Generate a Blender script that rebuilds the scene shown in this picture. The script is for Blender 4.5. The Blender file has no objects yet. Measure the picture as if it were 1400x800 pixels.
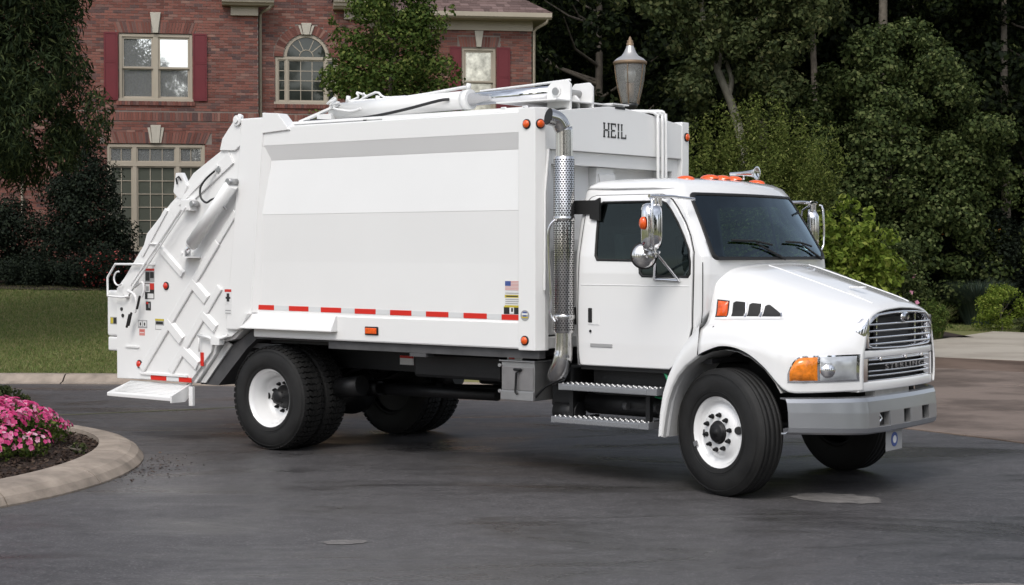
import bpy, math, random
import numpy as np
from mathutils import Vector, Matrix
random.seed(7); RNG = np.random.default_rng(7)
sc = bpy.context.scene
R = math.radians
# ------------------------------------------------------------------ camera, sky, sun, exposure
CAM_H = 2.014
cam = bpy.data.cameras.new('camera'); cam.lens = 59.8; cam.sensor_width = 36; cam.clip_end = 2000; cam.clip_start = .1
cam_o = bpy.data.objects.new('camera', cam); sc.collection.objects.link(cam_o)
cam_o.location = (0, 0, CAM_H); cam_o.rotation_euler = (R(90 - 1.487), 0, 0)
sc.camera = cam_o
SUN_EL, SUN_AZ = 50, 196          # azimuth clockwise from +Y
SUN_STRENGTH, SKY_STRENGTH = .95, .15
world = bpy.data.worlds.new('World'); sc.world = world; world.use_nodes = True
wn, wl = world.node_tree.nodes, world.node_tree.links
bg = wn['Background']; bg.inputs['Strength'].default_value = SKY_STRENGTH
sky = wn.new('ShaderNodeTexSky'); sky.sky_type = 'NISHITA'; sky.sun_disc = False
sky.sun_elevation = R(SUN_EL); sky.sun_rotation = R(SUN_AZ); sky.dust_density = 2.5; sky.air_density = 1.0
hs = wn.new('ShaderNodeHueSaturation'); hs.inputs['Saturation'].default_value = .42
# broken high cloud: soft variation of the sky's brightness over the whole dome
wtc = wn.new('ShaderNodeTexCoord'); wno = wn.new('ShaderNodeTexNoise'); wno.inputs['Scale'].default_value = 2.6; wno.inputs['Detail'].default_value = 6; wno.inputs['Distortion'].default_value = .4
wmr = wn.new('ShaderNodeMapRange'); wmr.inputs['From Min'].default_value = .32; wmr.inputs['From Max'].default_value = .68; wmr.inputs['To Min'].default_value = .68; wmr.inputs['To Max'].default_value = 1.4
wl.new(wtc.outputs['Generated'], wno.inputs['Vector']); wl.new(wno.outputs['Fac'], wmr.inputs['Value']); wl.new(wmr.outputs[0], hs.inputs['Value'])
wl.new(sky.outputs[0], hs.inputs['Color']); wl.new(hs.outputs[0], bg.inputs['Color'])
sun = bpy.data.lights.new('sun', 'SUN'); sun.energy = SUN_STRENGTH; sun.angle = R(22); sun.color = (1, .965, .91)
sun_o = bpy.data.objects.new('sun', sun); sc.collection.objects.link(sun_o)
sd = Vector((math.sin(R(SUN_AZ)) * math.cos(R(SUN_EL)), math.cos(R(SUN_AZ)) * math.cos(R(SUN_EL)), math.sin(R(SUN_EL))))
sun_o.rotation_euler = sd.to_track_quat('Z', 'Y').to_euler()
sc.view_settings.view_transform = 'Standard'; sc.view_settings.look = 'None'
sc.view_settings.exposure = 0.38; sc.view_settings.gamma = 1

# ------------------------------------------------------------------ materials
M = {}
def mat(name, col, rough=.6, metal=0., spec=.5, coat=0., noise=None, bump=None, island=0., trans=0., ior=1.45, emis=None, alpha=None, coords='Object'):
    """noise=(scale, amount[, detail]) varies the value; bump=(scale, strength); island = per-piece value spread"""
    m = bpy.data.materials.new(name); m.use_nodes = True; M[name] = m
    n, l = m.node_tree.nodes, m.node_tree.links
    p = n['Principled BSDF']
    p.inputs['Base Color'].default_value = (*col, 1); p.inputs['Roughness'].default_value = rough
    p.inputs['Metallic'].default_value = metal; p.inputs['Specular IOR Level'].default_value = spec
    p.inputs['Coat Weight'].default_value = coat; p.inputs['Coat Roughness'].default_value = .06
    p.inputs['Transmission Weight'].default_value = trans; p.inputs['IOR'].default_value = ior
    if emis: p.inputs['Emission Color'].default_value = (*emis[:3], 1); p.inputs['Emission Strength'].default_value = emis[3]
    tc = n.new('ShaderNodeTexCoord')
    last = None
    if noise or island:
        val = None
        if noise:
            t = n.new('ShaderNodeTexNoise'); t.inputs['Scale'].default_value = noise[0]
            t.inputs['Detail'].default_value = noise[2] if len(noise) > 2 else 5; t.inputs['Roughness'].default_value = .6
            l.new(tc.outputs[coords], t.inputs['Vector'])
            mr = n.new('ShaderNodeMapRange'); mr.inputs['From Min'].default_value = .28; mr.inputs['From Max'].default_value = .72
            mr.inputs['To Min'].default_value = 1 - noise[1]; mr.inputs['To Max'].default_value = 1 + noise[1]
            l.new(t.outputs['Fac'], mr.inputs['Value']); val = mr.outputs[0]
        if island:
            g = n.new('ShaderNodeNewGeometry'); mi = n.new('ShaderNodeMapRange')
            mi.inputs['To Min'].default_value = 1 - island; mi.inputs['To Max'].default_value = 1 + island
            l.new(g.outputs['Random Per Island'], mi.inputs['Value'])
            if val:
                mm = n.new('ShaderNodeMath'); mm.operation = 'MULTIPLY'; l.new(val, mm.inputs[0]); l.new(mi.outputs[0], mm.inputs[1]); val = mm.outputs[0]
            else: val = mi.outputs[0]
        h = n.new('ShaderNodeHueSaturation'); h.inputs['Color'].default_value = (*col, 1)
        l.new(val, h.inputs['Value']); l.new(h.outputs[0], p.inputs['Base Color']); last = h
    if bump:
        t = n.new('ShaderNodeTexNoise'); t.inputs['Scale'].default_value = bump[0]; t.inputs['Detail'].default_value = 4
        l.new(tc.outputs[coords], t.inputs['Vector'])
        b = n.new('ShaderNodeBump'); b.inputs['Strength'].default_value = bump[1]; b.inputs['Distance'].default_value = .01
        l.new(t.outputs['Fac'], b.inputs['Height']); l.new(b.outputs[0], p.inputs['Normal'])
    return m

def ramp_mat(name, stops, rough=.7, by='island', scale=1., trans=0., spec=.4, bump=None):
    """colour picked per loose piece (Random Per Island) or from noise"""
    m = bpy.data.materials.new(name); m.use_nodes = True; M[name] = m
    n, l = m.node_tree.nodes, m.node_tree.links; p = n['Principled BSDF']
    p.inputs['Roughness'].default_value = rough; p.inputs['Specular IOR Level'].default_value = spec
    r = n.new('ShaderNodeValToRGB'); r.color_ramp.elements.remove(r.color_ramp.elements[1])
    for i, (pos, c) in enumerate(stops):
        e = r.color_ramp.elements[0] if i == 0 else r.color_ramp.elements.new(pos)
        e.position = pos; e.color = (*c, 1)
    if by == 'island':
        g = n.new('ShaderNodeNewGeometry'); l.new(g.outputs['Random Per Island'], r.inputs[0])
    else:
        tc = n.new('ShaderNodeTexCoord'); t = n.new('ShaderNodeTexNoise'); t.inputs['Scale'].default_value = scale; t.inputs['Detail'].default_value = 7
        t.inputs['Roughness'].default_value = .65
        l.new(tc.outputs['Object'], t.inputs['Vector']); l.new(t.outputs['Fac'], r.inputs[0])
        if bump:
            b = n.new('ShaderNodeBump'); b.inputs['Strength'].default_value = bump; b.inputs['Distance'].default_value = .02
            l.new(t.outputs['Fac'], b.inputs['Height']); l.new(b.outputs[0], p.inputs['Normal'])
    l.new(r.outputs[0], p.inputs['Base Color'])
    if trans:      # thin leaf: some light comes through
        tr = n.new('ShaderNodeBsdfTranslucent'); l.new(r.outputs[0], tr.inputs['Color'])
        mx = n.new('ShaderNodeMixShader'); mx.inputs[0].default_value = trans
        l.new(p.outputs[0], mx.inputs[1]); l.new(tr.outputs[0], mx.inputs[2]); l.new(mx.outputs[0], n['Material Output'].inputs['Surface'])
    return m

mat('white_paint', (.80, .80, .79), .30, coat=.5, noise=(.8, .02, 3), bump=(1.6, .03))
mat('cab_paint', (.82, .82, .815), .22, coat=1., noise=(1.5, .01, 2))
mat('grey_white', (.62, .62, .61), .5, noise=(3, .12))  # greyer, slightly mottled white
mat('black_gap', (.012, .012, .012), .6)
mat('rubber', (.010, .0098, .0095), .68, noise=(5, .55), bump=(60, .15))
mat('chassis_black', (.006, .006, .0065), .5, noise=(6, .3), bump=(20, .2))
mat('underframe_grey', (.07, .07, .072), .6, noise=(5, .25))
mat('chrome', (.80, .80, .82), .07, metal=1.)
mat('polished_steel', (.60, .59, .58), .16, metal=1., noise=(3, .1))
mat('satin_silver', (.40, .41, .43), .30, metal=.75, coat=.3, noise=(4, .03))
mat('aluminium', (.42, .42, .42), .42, metal=.85, noise=(8, .12))
mat('dull_aluminium', (.30, .29, .29), .5, metal=.7, noise=(6, .15))
mat('cab_glass', (.006, .014, .014), .03, spec=.6, ior=1.5)
mat('windshield_glass', (.006, .016, .030), .03, spec=.65, ior=1.5)
mat('red_plastic', (.62, .03, .012), .2, coat=.6)
mat('red_tape', (.62, .022, .012), .35)
mat('silver_tape', (.66, .67, .67), .3)
mat('amber_plastic', (.80, .22, .012), .12, coat=.8, noise=(26, .3, 2), bump=(30, .25))
mat('orange_plastic', (.78, .10, .008), .18, coat=.7, noise=(30, .25, 2))
mat('clear_lens', (.50, .52, .54), .14, metal=.35, coat=.9, noise=(10, .15, 2))
mat('decal_white', (.72, .72, .71), .5)
mat('decal_grey', (.34, .34, .34), .5)
mat('decal_black', (.02, .02, .02), .5)
mat('decal_red', (.55, .03, .02), .5)
mat('decal_blue', (.05, .09, .28), .5)
mat('decal_yellow', (.55, .45, .04), .5)
mat('decal_pink', (.62, .25, .22), .5)
mat('hose_black', (.02, .02, .02), .4)
mat('green_hose', (.01, .22, .09), .4)
mat('interior_dark', (.02, .02, .022), .8)
# setting
ramp_mat('brick', [(0, (.115, .043, .034)), (.25, (.170, .064, .049)), (.5, (.215, .086, .066)), (.72, (.170, .082, .068)), (.86, (.080, .046, .045)), (1, (.26, .14, .11))], .85)
mat('mortar', (.20, .17, .15), .95, noise=(6, .2))
ramp_mat('shingle', [(0, (.085, .055, .05)), (.5, (.13, .085, .078)), (1, (.19, .13, .12))], .9)
mat('trim_tan', (.36, .315, .25), .55, noise=(2, .06))
mat('stone_cream', (.43, .40, .34), .8, noise=(8, .1))
mat('shutter_red', (.125, .012, .018), .5, noise=(3, .08))
mat('blind_cream', (.50, .47, .40), .8)
mat('room_dark', (.012, .012, .012), .9)
mat('dark_pane', (.03, .035, .03), .03, metal=.25, spec=1.)
mat('soft_pane', (.55, .53, .46), .06, metal=.55, noise=(7, .45, 6))  # mottling in the colour stands in for a broken reflection
mat('mirror_pane', (.78, .80, .80), .02, metal=.82)
mat('dim_pane', (.13, .14, .115), .04, metal=.35, spec=.8)
mat('concrete', (.40, .365, .315), .8, noise=(3.5, .22, 8), bump=(40, .3))
mat('kerb_concrete', (.30, .25, .205), .85, noise=(3.4, .38, 10), bump=(50, .4))
ramp_mat('mulch', [(0, (.022, .014, .010)), (.5, (.045, .027, .019)), (.8, (.075, .048, .035)), (1, (.12, .085, .06))], .95)
mat('mulch_bed', (.032, .02, .015), .95, noise=(14, .5), bump=(40, .8))
mat('bark', (.115, .098, .078), .9, noise=(7, .35), bump=(18, .8))
mat('pale_bark', (.19, .18, .145), .85, noise=(4, .3), bump=(15, .6))
ramp_mat('lawn', [(0, (.06, .072, .022)), (.42, (.115, .13, .042)), (.6, (.18, .17, .065)), (1, (.24, .19, .10))], .95, by='noise', scale=1.3, bump=.5)
ramp_mat('grass_blade', [(0, (.08, .11, .028)), (.45, (.14, .20, .048)), (.7, (.23, .25, .085)), (.9, (.27, .22, .11)), (1, (.36, .33, .16))], .7, trans=.3)
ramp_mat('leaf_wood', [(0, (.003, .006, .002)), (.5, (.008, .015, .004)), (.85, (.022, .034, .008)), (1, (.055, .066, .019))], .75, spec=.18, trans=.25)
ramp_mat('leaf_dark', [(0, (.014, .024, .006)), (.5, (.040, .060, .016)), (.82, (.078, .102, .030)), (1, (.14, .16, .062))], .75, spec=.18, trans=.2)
ramp_mat('leaf_olive', [(0, (.022, .033, .012)), (.5, (.05, .067, .022)), (.85, (.082, .098, .036)), (1, (.13, .13, .055))], .75, spec=.18, trans=.3)
ramp_mat('leaf_feather', [(0, (.04, .060, .010)), (.5, (.10, .13, .028)), (.85, (.16, .19, .045)), (1, (.22, .23, .075))], .75, spec=.18, trans=.35)
ramp_mat('leaf_pear', [(0, (.026, .050, .009)), (.5, (.062, .100, .018)), (.85, (.11, .15, .032)), (1, (.19, .21, .055))], .75, spec=.18, trans=.3)
ramp_mat('leaf_lime', [(0, (.075, .12, .015)), (.5, (.135, .19, .025)), (.85, (.20, .25, .04)), (1, (.28, .31, .07))], .75, spec=.18, trans=.35)
ramp_mat('leaf_willow', [(0, (.012, .022, .009)), (.5, (.028, .044, .016)), (.85, (.058, .078, .026)), (1, (.095, .11, .04))], .75, spec=.18, trans=.25)
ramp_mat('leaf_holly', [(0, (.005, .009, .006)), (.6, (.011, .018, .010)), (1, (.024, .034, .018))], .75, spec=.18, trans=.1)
ramp_mat('leaf_blue_grass', [(0, (.035, .058, .045)), (.6, (.068, .098, .075)), (1, (.12, .14, .09))], .75, spec=.18, trans=.3)
ramp_mat('petal_pink', [(0, (.55, .035, .17)), (.55, (.72, .075, .26)), (.85, (.78, .20, .40)), (1, (.8, .55, .62))], .5, trans=.3)
ramp_mat('petal_red', [(0, (.30, .02, .02)), (.6, (.42, .05, .045)), (1, (.5, .16, .13))], .6, trans=.2)
ramp_mat('petal_rose', [(0, (.55, .18, .30)), (.6, (.65, .34, .44)), (1, (.75, .6, .62))], .6, trans=.2)
ramp_mat('petal_orange', [(0, (.6, .16, .01)), (1, (.75, .3, .03))], .6, trans=.2)
mat('lamp_iron', (.22, .155, .10), .55, metal=.4, noise=(6, .25))
mat('lamp_top', (.50, .49, .48), .35, metal=.6)
mat('post_black', (.015, .016, .015), .4, coat=.3)
# lantern glass: clear with a slight haze
def glass(name, tint, ior, gloss_col=(1, 1, 1)):
    m = bpy.data.materials.new(name); m.use_nodes = True; M[name] = m; n, l = m.node_tree.nodes, m.node_tree.links
    t = n.new('ShaderNodeBsdfTransparent'); t.inputs[0].default_value = (*tint, 1); g_ = n.new('ShaderNodeBsdfGlossy'); g_.inputs['Roughness'].default_value = .02; g_.inputs['Color'].default_value = (*gloss_col, 1)
    f_ = n.new('ShaderNodeFresnel'); f_.inputs['IOR'].default_value = ior; x = n.new('ShaderNodeMixShader')
    l.new(f_.outputs[0], x.inputs[0]); l.new(t.outputs[0], x.inputs[1]); l.new(g_.outputs[0], x.inputs[2]); l.new(x.outputs[0], n['Material Output'].inputs['Surface'])
glass('side_glass', (.40, .52, .50), 1.5, (.85, 1, .97)); glass('front_glass', (.45, .58, .62), 1.62, (.72, .88, 1))
mat('cab_trim', (.055, .055, .058), .7, noise=(6, .15)); mat('seat_cloth', (.04, .043, .05), .9)
m = bpy.data.materials.new('lantern_glass'); m.use_nodes = True; M['lantern_glass'] = m
n, l = m.node_tree.nodes, m.node_tree.links; p = n['Principled BSDF']
p.inputs['Base Color'].default_value = (.80, .80, .78, 1); p.inputs['Roughness'].default_value = .10
tr = n.new('ShaderNodeBsdfTransparent'); tr.inputs[0].default_value = (.75, .74, .70, 1)
mx = n.new('ShaderNodeMixShader'); mx.inputs[0].default_value = .79
l.new(p.outputs[0], mx.inputs[1]); l.new(tr.outputs[0], mx.inputs[2]); l.new(mx.outputs[0], n['Material Output'].inputs['Surface'])
# asphalt: dark, worn, damp stains, fine grain
m = bpy.data.materials.new('asphalt'); m.use_nodes = True; M['asphalt'] = m
n, l = m.node_tree.nodes, m.node_tree.links; p = n['Principled BSDF']; p.inputs['Specular IOR Level'].default_value = .45
tc = n.new('ShaderNodeTexCoord')
def tex(scale, detail, rough=.6, dist=0., stretch=None):
    t = n.new('ShaderNodeTexNoise'); t.inputs['Scale'].default_value = scale; t.inputs['Detail'].default_value = detail
    t.inputs['Roughness'].default_value = rough; t.inputs['Distortion'].default_value = dist
    if stretch:
        mp = n.new('ShaderNodeMapping'); mp.inputs['Scale'].default_value = stretch; l.new(tc.outputs['Object'], mp.inputs['Vector']); l.new(mp.outputs[0], t.inputs['Vector'])
    else: l.new(tc.outputs['Object'], t.inputs['Vector'])
    return t
def rng(src, a, b, c, d):
    r = n.new('ShaderNodeMapRange'); r.inputs['From Min'].default_value = a; r.inputs['From Max'].default_value = b
    r.inputs['To Min'].default_value = c; r.inputs['To Max'].default_value = d; l.new(src, r.inputs['Value']); return r.outputs[0]
def mul(a, b):
    q = n.new('ShaderNodeMath'); q.operation = 'MULTIPLY'; l.new(a, q.inputs[0]); l.new(b, q.inputs[1]); return q.outputs[0]
big = tex(.22, 4, .55, .6); grain = tex(38, 4, .85); mid = tex(5.5, 7, .72); stain = tex(.42, 7, .62, 1.6, (.6, 1.6, 1)); fine = tex(130, 2, .9)
v = mul(mul(rng(big.outputs['Fac'], .3, .7, .80, 1.25), rng(grain.outputs['Fac'], .25, .75, .25, 1.95)), mul(rng(mid.outputs['Fac'], .3, .7, .72, 1.32), rng(stain.outputs['Fac'], .50, .66, 1., .66)))
v = mul(v, rng(fine.outputs['Fac'], .3, .75, .62, 1.5))
vo = n.new('ShaderNodeTexVoronoi'); vo.inputs['Scale'].default_value = 34; l.new(tc.outputs['Object'], vo.inputs['Vector']); v = mul(v, rng(vo.outputs['Distance'], .12, .30, 2.3, 1.0))
h = n.new('ShaderNodeHueSaturation'); h.inputs['Color'].default_value = (.060, .057, .058, 1); l.new(v, h.inputs['Value']); l.new(h.outputs[0], p.inputs['Base Color'])
l.new(rng(stain.outputs['Fac'], .42, .62, .56, .26), p.inputs['Roughness'])
b = n.new('ShaderNodeBump'); b.inputs['Strength'].default_value = .55; b.inputs['Distance'].default_value = .006
l.new(grain.outputs['Fac'], b.inputs['Height']); l.new(b.outputs[0], p.inputs['Normal'])
# driveway concrete: reddish, damp
def drive_mat(name, c1, c2):
    ramp_mat(name, [(0, c1), (.42, c1), (.56, c2), (1, c2)], .6, by='noise', scale=.55, bump=.05)
drive_mat('drive_red', (.105, .078, .062), (.20, .155, .128)); drive_mat('drive_pale', (.34, .30, .25), (.42, .38, .32)); drive_mat('drive_brown', (.08, .052, .036), (.16, .112, .085))

# ------------------------------------------------------------------ mesh helpers
COL = sc.collection
class MB:
    def __init__(s): s.v = []; s.f = []; s.m = []; s.sm = []; s.mi = 0; s.smooth = False
    def add(s, vs, fs, smooth=None):
        o = len(s.v); s.v += [tuple(q) for q in vs]
        for f in fs: s.f.append(tuple(i + o for i in f)); s.m.append(s.mi); s.sm.append(s.smooth if smooth is None else smooth)
        return s
    def box(s, x0, x1, y0, y1, z0, z1, T=None):
        v = [Vector(q) for q in ((x0,y0,z0),(x1,y0,z0),(x1,y1,z0),(x0,y1,z0),(x0,y0,z1),(x1,y0,z1),(x1,y1,z1),(x0,y1,z1))]
        if T: v = [T @ q for q in v]
        return s.add(v, [(0,3,2,1),(4,5,6,7),(0,1,5,4),(1,2,6,5),(2,3,7,6),(3,0,4,7)])
    def beam(s, a, b, w, h, up=(0,0,1)):
        """rectangular bar from a to b, w across, h along up"""
        a, b = Vector(a), Vector(b); d = (b - a).normalized(); u = Vector(up); sdv = d.cross(u).normalized(); u = sdv.cross(d).normalized()
        c = [sdv * w/2 * i + u * h/2 * j for i, j in ((-1,-1),(1,-1),(1,1),(-1,1))]
        return s.add([a + q for q in c] + [b + q for q in c], [(3,2,1,0),(4,5,6,7),(0,1,5,4),(1,2,6,5),(2,3,7,6),(3,0,4,7)])
    def cyl(s, a, b, r0, r1=None, n=16, cap=True):
        a, b = Vector(a), Vector(b); r1 = r0 if r1 is None else r1; d = (b - a).normalized()
        u = d.orthogonal().normalized(); w = d.cross(u); vs = []
        for c, r in ((a, r0), (b, r1)):
            vs += [c + (u * math.cos(2*math.pi*i/n) + w * math.sin(2*math.pi*i/n)) * r for i in range(n)]
        s.add(vs, [(i, (i+1) % n, n + (i+1) % n, n + i) for i in range(n)], True)
        if cap: s.add(vs, [tuple(range(n))[::-1], tuple(range(n, 2*n))], False)
        return s
    def tube(s, pts, r, n=8, cap=True, sub=0):
        pts = [Vector(p) for p in pts]
        if sub: pts = smooth_path(pts, sub)
        rr = r if isinstance(r, (list, tuple)) else [r] * len(pts)
        if len(rr) != len(pts): rr = list(np.interp(np.linspace(0, 1, len(pts)), np.linspace(0, 1, len(rr)), rr))
        u = None; vs = []
        for i, p_ in enumerate(pts):
            d = (pts[min(i+1, len(pts)-1)] - pts[max(i-1, 0)]).normalized()
            u = d.orthogonal().normalized() if u is None else (u - d * u.dot(d)).normalized()
            w = d.cross(u); vs += [p_ + (u * math.cos(2*math.pi*k/n) + w * math.sin(2*math.pi*k/n)) * rr[i] for k in range(n)]
        fs = [(i*n + k, i*n + (k+1) % n, (i+1)*n + (k+1) % n, (i+1)*n + k) for i in range(len(pts)-1) for k in range(n)]
        s.add(vs, fs, True)
        if cap: m_ = (len(pts)-1)*n; s.add(vs, [tuple(range(n))[::-1], tuple(range(m_, m_+n))], False)
        return s
    def lathe(s, prof, n=48, axis='y', c=(0,0,0), smooth=True, closed=False):
        """prof: list of (radius, position along axis)"""
        vs = []
        for r, t in prof:
            for k in range(n):
                a = 2*math.pi*k/n; x, y = r*math.cos(a), r*math.sin(a)
                q = {'y': (x, t, y), 'z': (x, y, t), 'x': (t, x, y)}[axis]
                vs.append((q[0]+c[0], q[1]+c[1], q[2]+c[2]))
        m_ = len(prof); fs = []
        for i in range(m_ if closed else m_-1):
            j = (i+1) % m_
            fs += [(i*n + k, i*n + (k+1) % n, j*n + (k+1) % n, j*n + k) for k in range(n)]
        return s.add(vs, fs, smooth)
    def disc(s, c, r, nrm, n=24, th=.01):
        c = Vector(c); nn = Vector(nrm).normalized(); return s.cyl(c - nn*th/2, c + nn*th/2, r, n=n)
    def prism(s, poly, y0, y1, plane='xz'):
        """poly in 2D, extruded from y0 to y1"""
        n = len(poly)
        def P(a, b, t): return {'xz': (a, t, b), 'xy': (a, b, t), 'yz': (t, a, b)}[plane]
        vs = [P(a, b, y0) for a, b in poly] + [P(a, b, y1) for a, b in poly]
        return s.add(vs, [tuple(range(n)), tuple(range(n, 2*n))[::-1]] + [(i, n+i, n+(i+1) % n, (i+1) % n) for i in range(n)])
    def grid(s, rows, smooth=True, flip=False):
        nr, nc = len(rows), len(rows[0]); vs = [q for r_ in rows for q in r_]
        fs = [(i*nc+j, i*nc+j+1, (i+1)*nc+j+1, (i+1)*nc+j) for i in range(nr-1) for j in range(nc-1)]
        if flip: fs = [f[::-1] for f in fs]
        return s.add(vs, fs, smooth)
    def build(s, name, mats, parent=None, bevel=0, seg=2, fix=True):
        me = bpy.data.meshes.new(name); me.from_pydata(s.v, [], s.f)
        for q in (mats if isinstance(mats, (list, tuple)) else [mats]): me.materials.append(M[q])
        me.polygons.foreach_set('material_index', s.m); me.polygons.foreach_set('use_smooth', s.sm)
        if fix:
            import bmesh
            bm = bmesh.new(); bm.from_mesh(me); bmesh.ops.remove_doubles(bm, verts=bm.verts, dist=1e-5)
            bmesh.ops.recalc_face_normals(bm, faces=bm.faces); bm.to_mesh(me); bm.free()
        me.update()
        o = bpy.data.objects.new(name, me); COL.objects.link(o)
        if parent: o.parent = parent
        if bevel:
            b = o.modifiers.new('bevel', 'BEVEL'); b.width = bevel; b.segments = seg; b.limit_method = 'ANGLE'; b.angle_limit = R(40); b.harden_normals = False
        return o
def smooth_path(pts, sub):
    out = []
    for i in range(len(pts)-1):
        p0, p1, p2, p3 = pts[max(i-1,0)], pts[i], pts[i+1], pts[min(i+2,len(pts)-1)]
        for k in range(sub):
            t = k/sub; out.append(.5*((2*p1) + (p2-p0)*t + (2*p0-5*p1+4*p2-p3)*t*t + (3*p1-p0-3*p2+p3)*t**3))
    out.append(pts[-1]); return out
def catmull(xs, ys, x):
    """smooth interpolation through (xs, ys) at x"""
    i = int(np.clip(np.searchsorted(xs, x) - 1, 0, len(xs)-2)); h = xs[i+1]-xs[i]; t = min(max((x-xs[i])/h, 0), 1)
    def sl(k):
        if k == 0: return (ys[1]-ys[0])/(xs[1]-xs[0])
        if k == len(xs)-1: return (ys[-1]-ys[-2])/(xs[-1]-xs[-2])
        return (ys[k+1]-ys[k-1])/(xs[k+1]-xs[k-1])
    a, b = sl(i)*h, sl(i+1)*h
    return (2*t**3-3*t*t+1)*ys[i] + (t**3-2*t*t+t)*a + (-2*t**3+3*t*t)*ys[i+1] + (t**3-t*t)*b
def tag(o, label=None, cat=None, group=None, kind=None):
    if label: o['label'] = label
    if cat: o['category'] = cat
    if group: o['group'] = group
    if kind: o['kind'] = kind
    return o
def empty(name, loc=(0,0,0), rz=0, label=None, cat=None, group=None):
    o = bpy.data.objects.new(name, None); COL.objects.link(o); o.location = loc; o.rotation_euler = (0,0,rz); o.empty_display_size = .2
    return tag(o, label, cat, group)
def copy_tree(o, parent=None):
    c = o.copy(); COL.objects.link(c); c.parent = parent
    for ch in [q for q in bpy.data.objects if q.parent == o]: copy_tree(ch, c)
    return c
def quick_mesh(name, V, F, material, parent=None, smooth=False):
    """fast mesh from numpy arrays; F is (n,3) or (n,4)"""
    me = bpy.data.meshes.new(name); k = F.shape[1]
    me.vertices.add(len(V)); me.vertices.foreach_set('co', V.astype(np.float32).ravel())
    me.loops.add(F.size); me.loops.foreach_set('vertex_index', F.astype(np.int32).ravel())
    me.polygons.add(len(F)); me.polygons.foreach_set('loop_start', np.arange(0, F.size, k, dtype=np.int32))
    me.polygons.foreach_set('loop_total', np.full(len(F), k, dtype=np.int32))
    if smooth: me.polygons.foreach_set('use_smooth', np.ones(len(F), dtype=bool))
    me.materials.append(M[material]); me.update(calc_edges=True)
    o = bpy.data.objects.new(name, me); COL.objects.link(o)
    if parent: o.parent = parent
    return o

# ------------------------------------------------------------------ the ground
CC = Vector((-7.5, 9.9)); CR = 15.0         # turning circle at the end of the road
def circ_r(a):                               # radius of its edge in direction a
    return 14.75 + .6*max(0, math.cos(a - R(95)))**2
def smooth01(t): t = min(max(t, 0), 1); return t*t*(3-2*t)
def ground_z(x, y):
    dx, dy = x-CC.x, y-CC.y; d = math.hypot(dx, dy); e = d - circ_r(math.atan2(dy, dx))
    if y < 12: return -.05
    rise = 1.30 * smooth01(e/17) ** .9 if e > 0 else 0
    left = smooth01((5.0 - x)/6)
    base = -.05 if e < .45 else (.10 if left > .01 else -.012)
    if left <= .01: return base if e < .45 else -.012
    return base + rise*left + (.02*math.sin(x*.9)*math.sin(y*.7) if e > 1 else 0)
def gridcoords(lo, hi, dlo, dhi, step, far=8):
    a = list(np.arange(lo, dlo, far)) + list(np.arange(dlo, dhi, step)) + list(np.arange(dhi, hi+far, far)); return a
gx = gridcoords(-400, 400, -40, 40, .8, 30); gy = gridcoords(-400, 600, 10, 62, .5, 30)
rows = [[(x, y, ground_z(x, y)) for x in gx] for y in gy]
g = MB().grid(rows).build('ground', 'lawn', fix=False); tag(g, kind='structure')
# asphalt sheet
mb = MB(); pts = []
for k in range(120):
    a = 2*math.pi*k/120; r = circ_r(a) ; pts.append((CC.x + r*math.cos(a), CC.y + r*math.sin(a), 0))
mb.add([(CC.x, CC.y, 0)] + pts, [(0, 1+i, 1+(i+1) % 120) for i in range(120)])
road_a = mb.build('road', 'asphalt', fix=False); tag(road_a, kind='structure')
# the street the photographer stands on, leading away behind
rb = MB().add([(-5, -120, -.004), (13, -120, -.004), (13, 15.5, -.004), (-5, 15.5, -.004)], [(0,1,2,3)]).build('road', 'asphalt', fix=False); tag(rb, kind='structure')
# pale patches, the first one painted sunlight, and a filled joint on the asphalt
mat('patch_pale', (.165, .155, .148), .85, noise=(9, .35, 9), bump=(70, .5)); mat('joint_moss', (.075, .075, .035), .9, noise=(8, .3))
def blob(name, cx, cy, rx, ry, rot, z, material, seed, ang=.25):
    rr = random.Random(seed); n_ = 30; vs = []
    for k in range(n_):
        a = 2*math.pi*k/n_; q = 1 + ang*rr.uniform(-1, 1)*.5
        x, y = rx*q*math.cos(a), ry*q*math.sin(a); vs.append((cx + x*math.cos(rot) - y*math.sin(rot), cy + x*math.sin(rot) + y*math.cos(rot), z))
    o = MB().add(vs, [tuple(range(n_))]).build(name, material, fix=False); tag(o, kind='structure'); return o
blob('road_pale_spot', 2.62, 13.65, .36, .26, -.5, .004, 'patch_pale', 3)  # sunlit spot on the road, painted as a pale blob
blob('road_pale_spot', -1.15, 11.6, .16, .09, .1, .004, 'patch_pale', 5)
blob('road_pale_spot', 2.75, 10.05, .5, .10, .1, .004, 'patch_pale', 6)
jt = MB()
pts = [(-8.2, 20.6), (-6.2, 20.3), (-4.6, 20.9), (-3.2, 21.6), (-1.5, 22)]
pp = smooth_path([Vector((a, b_, .003)) for a, b_ in pts], 8)
jt.grid([[(q.x, q.y-.05, .003), (q.x, q.y+.05, .003)] for q in pp], smooth=False)
tag(jt.build('road_joint', 'joint_moss', fix=False), kind='structure')

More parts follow.
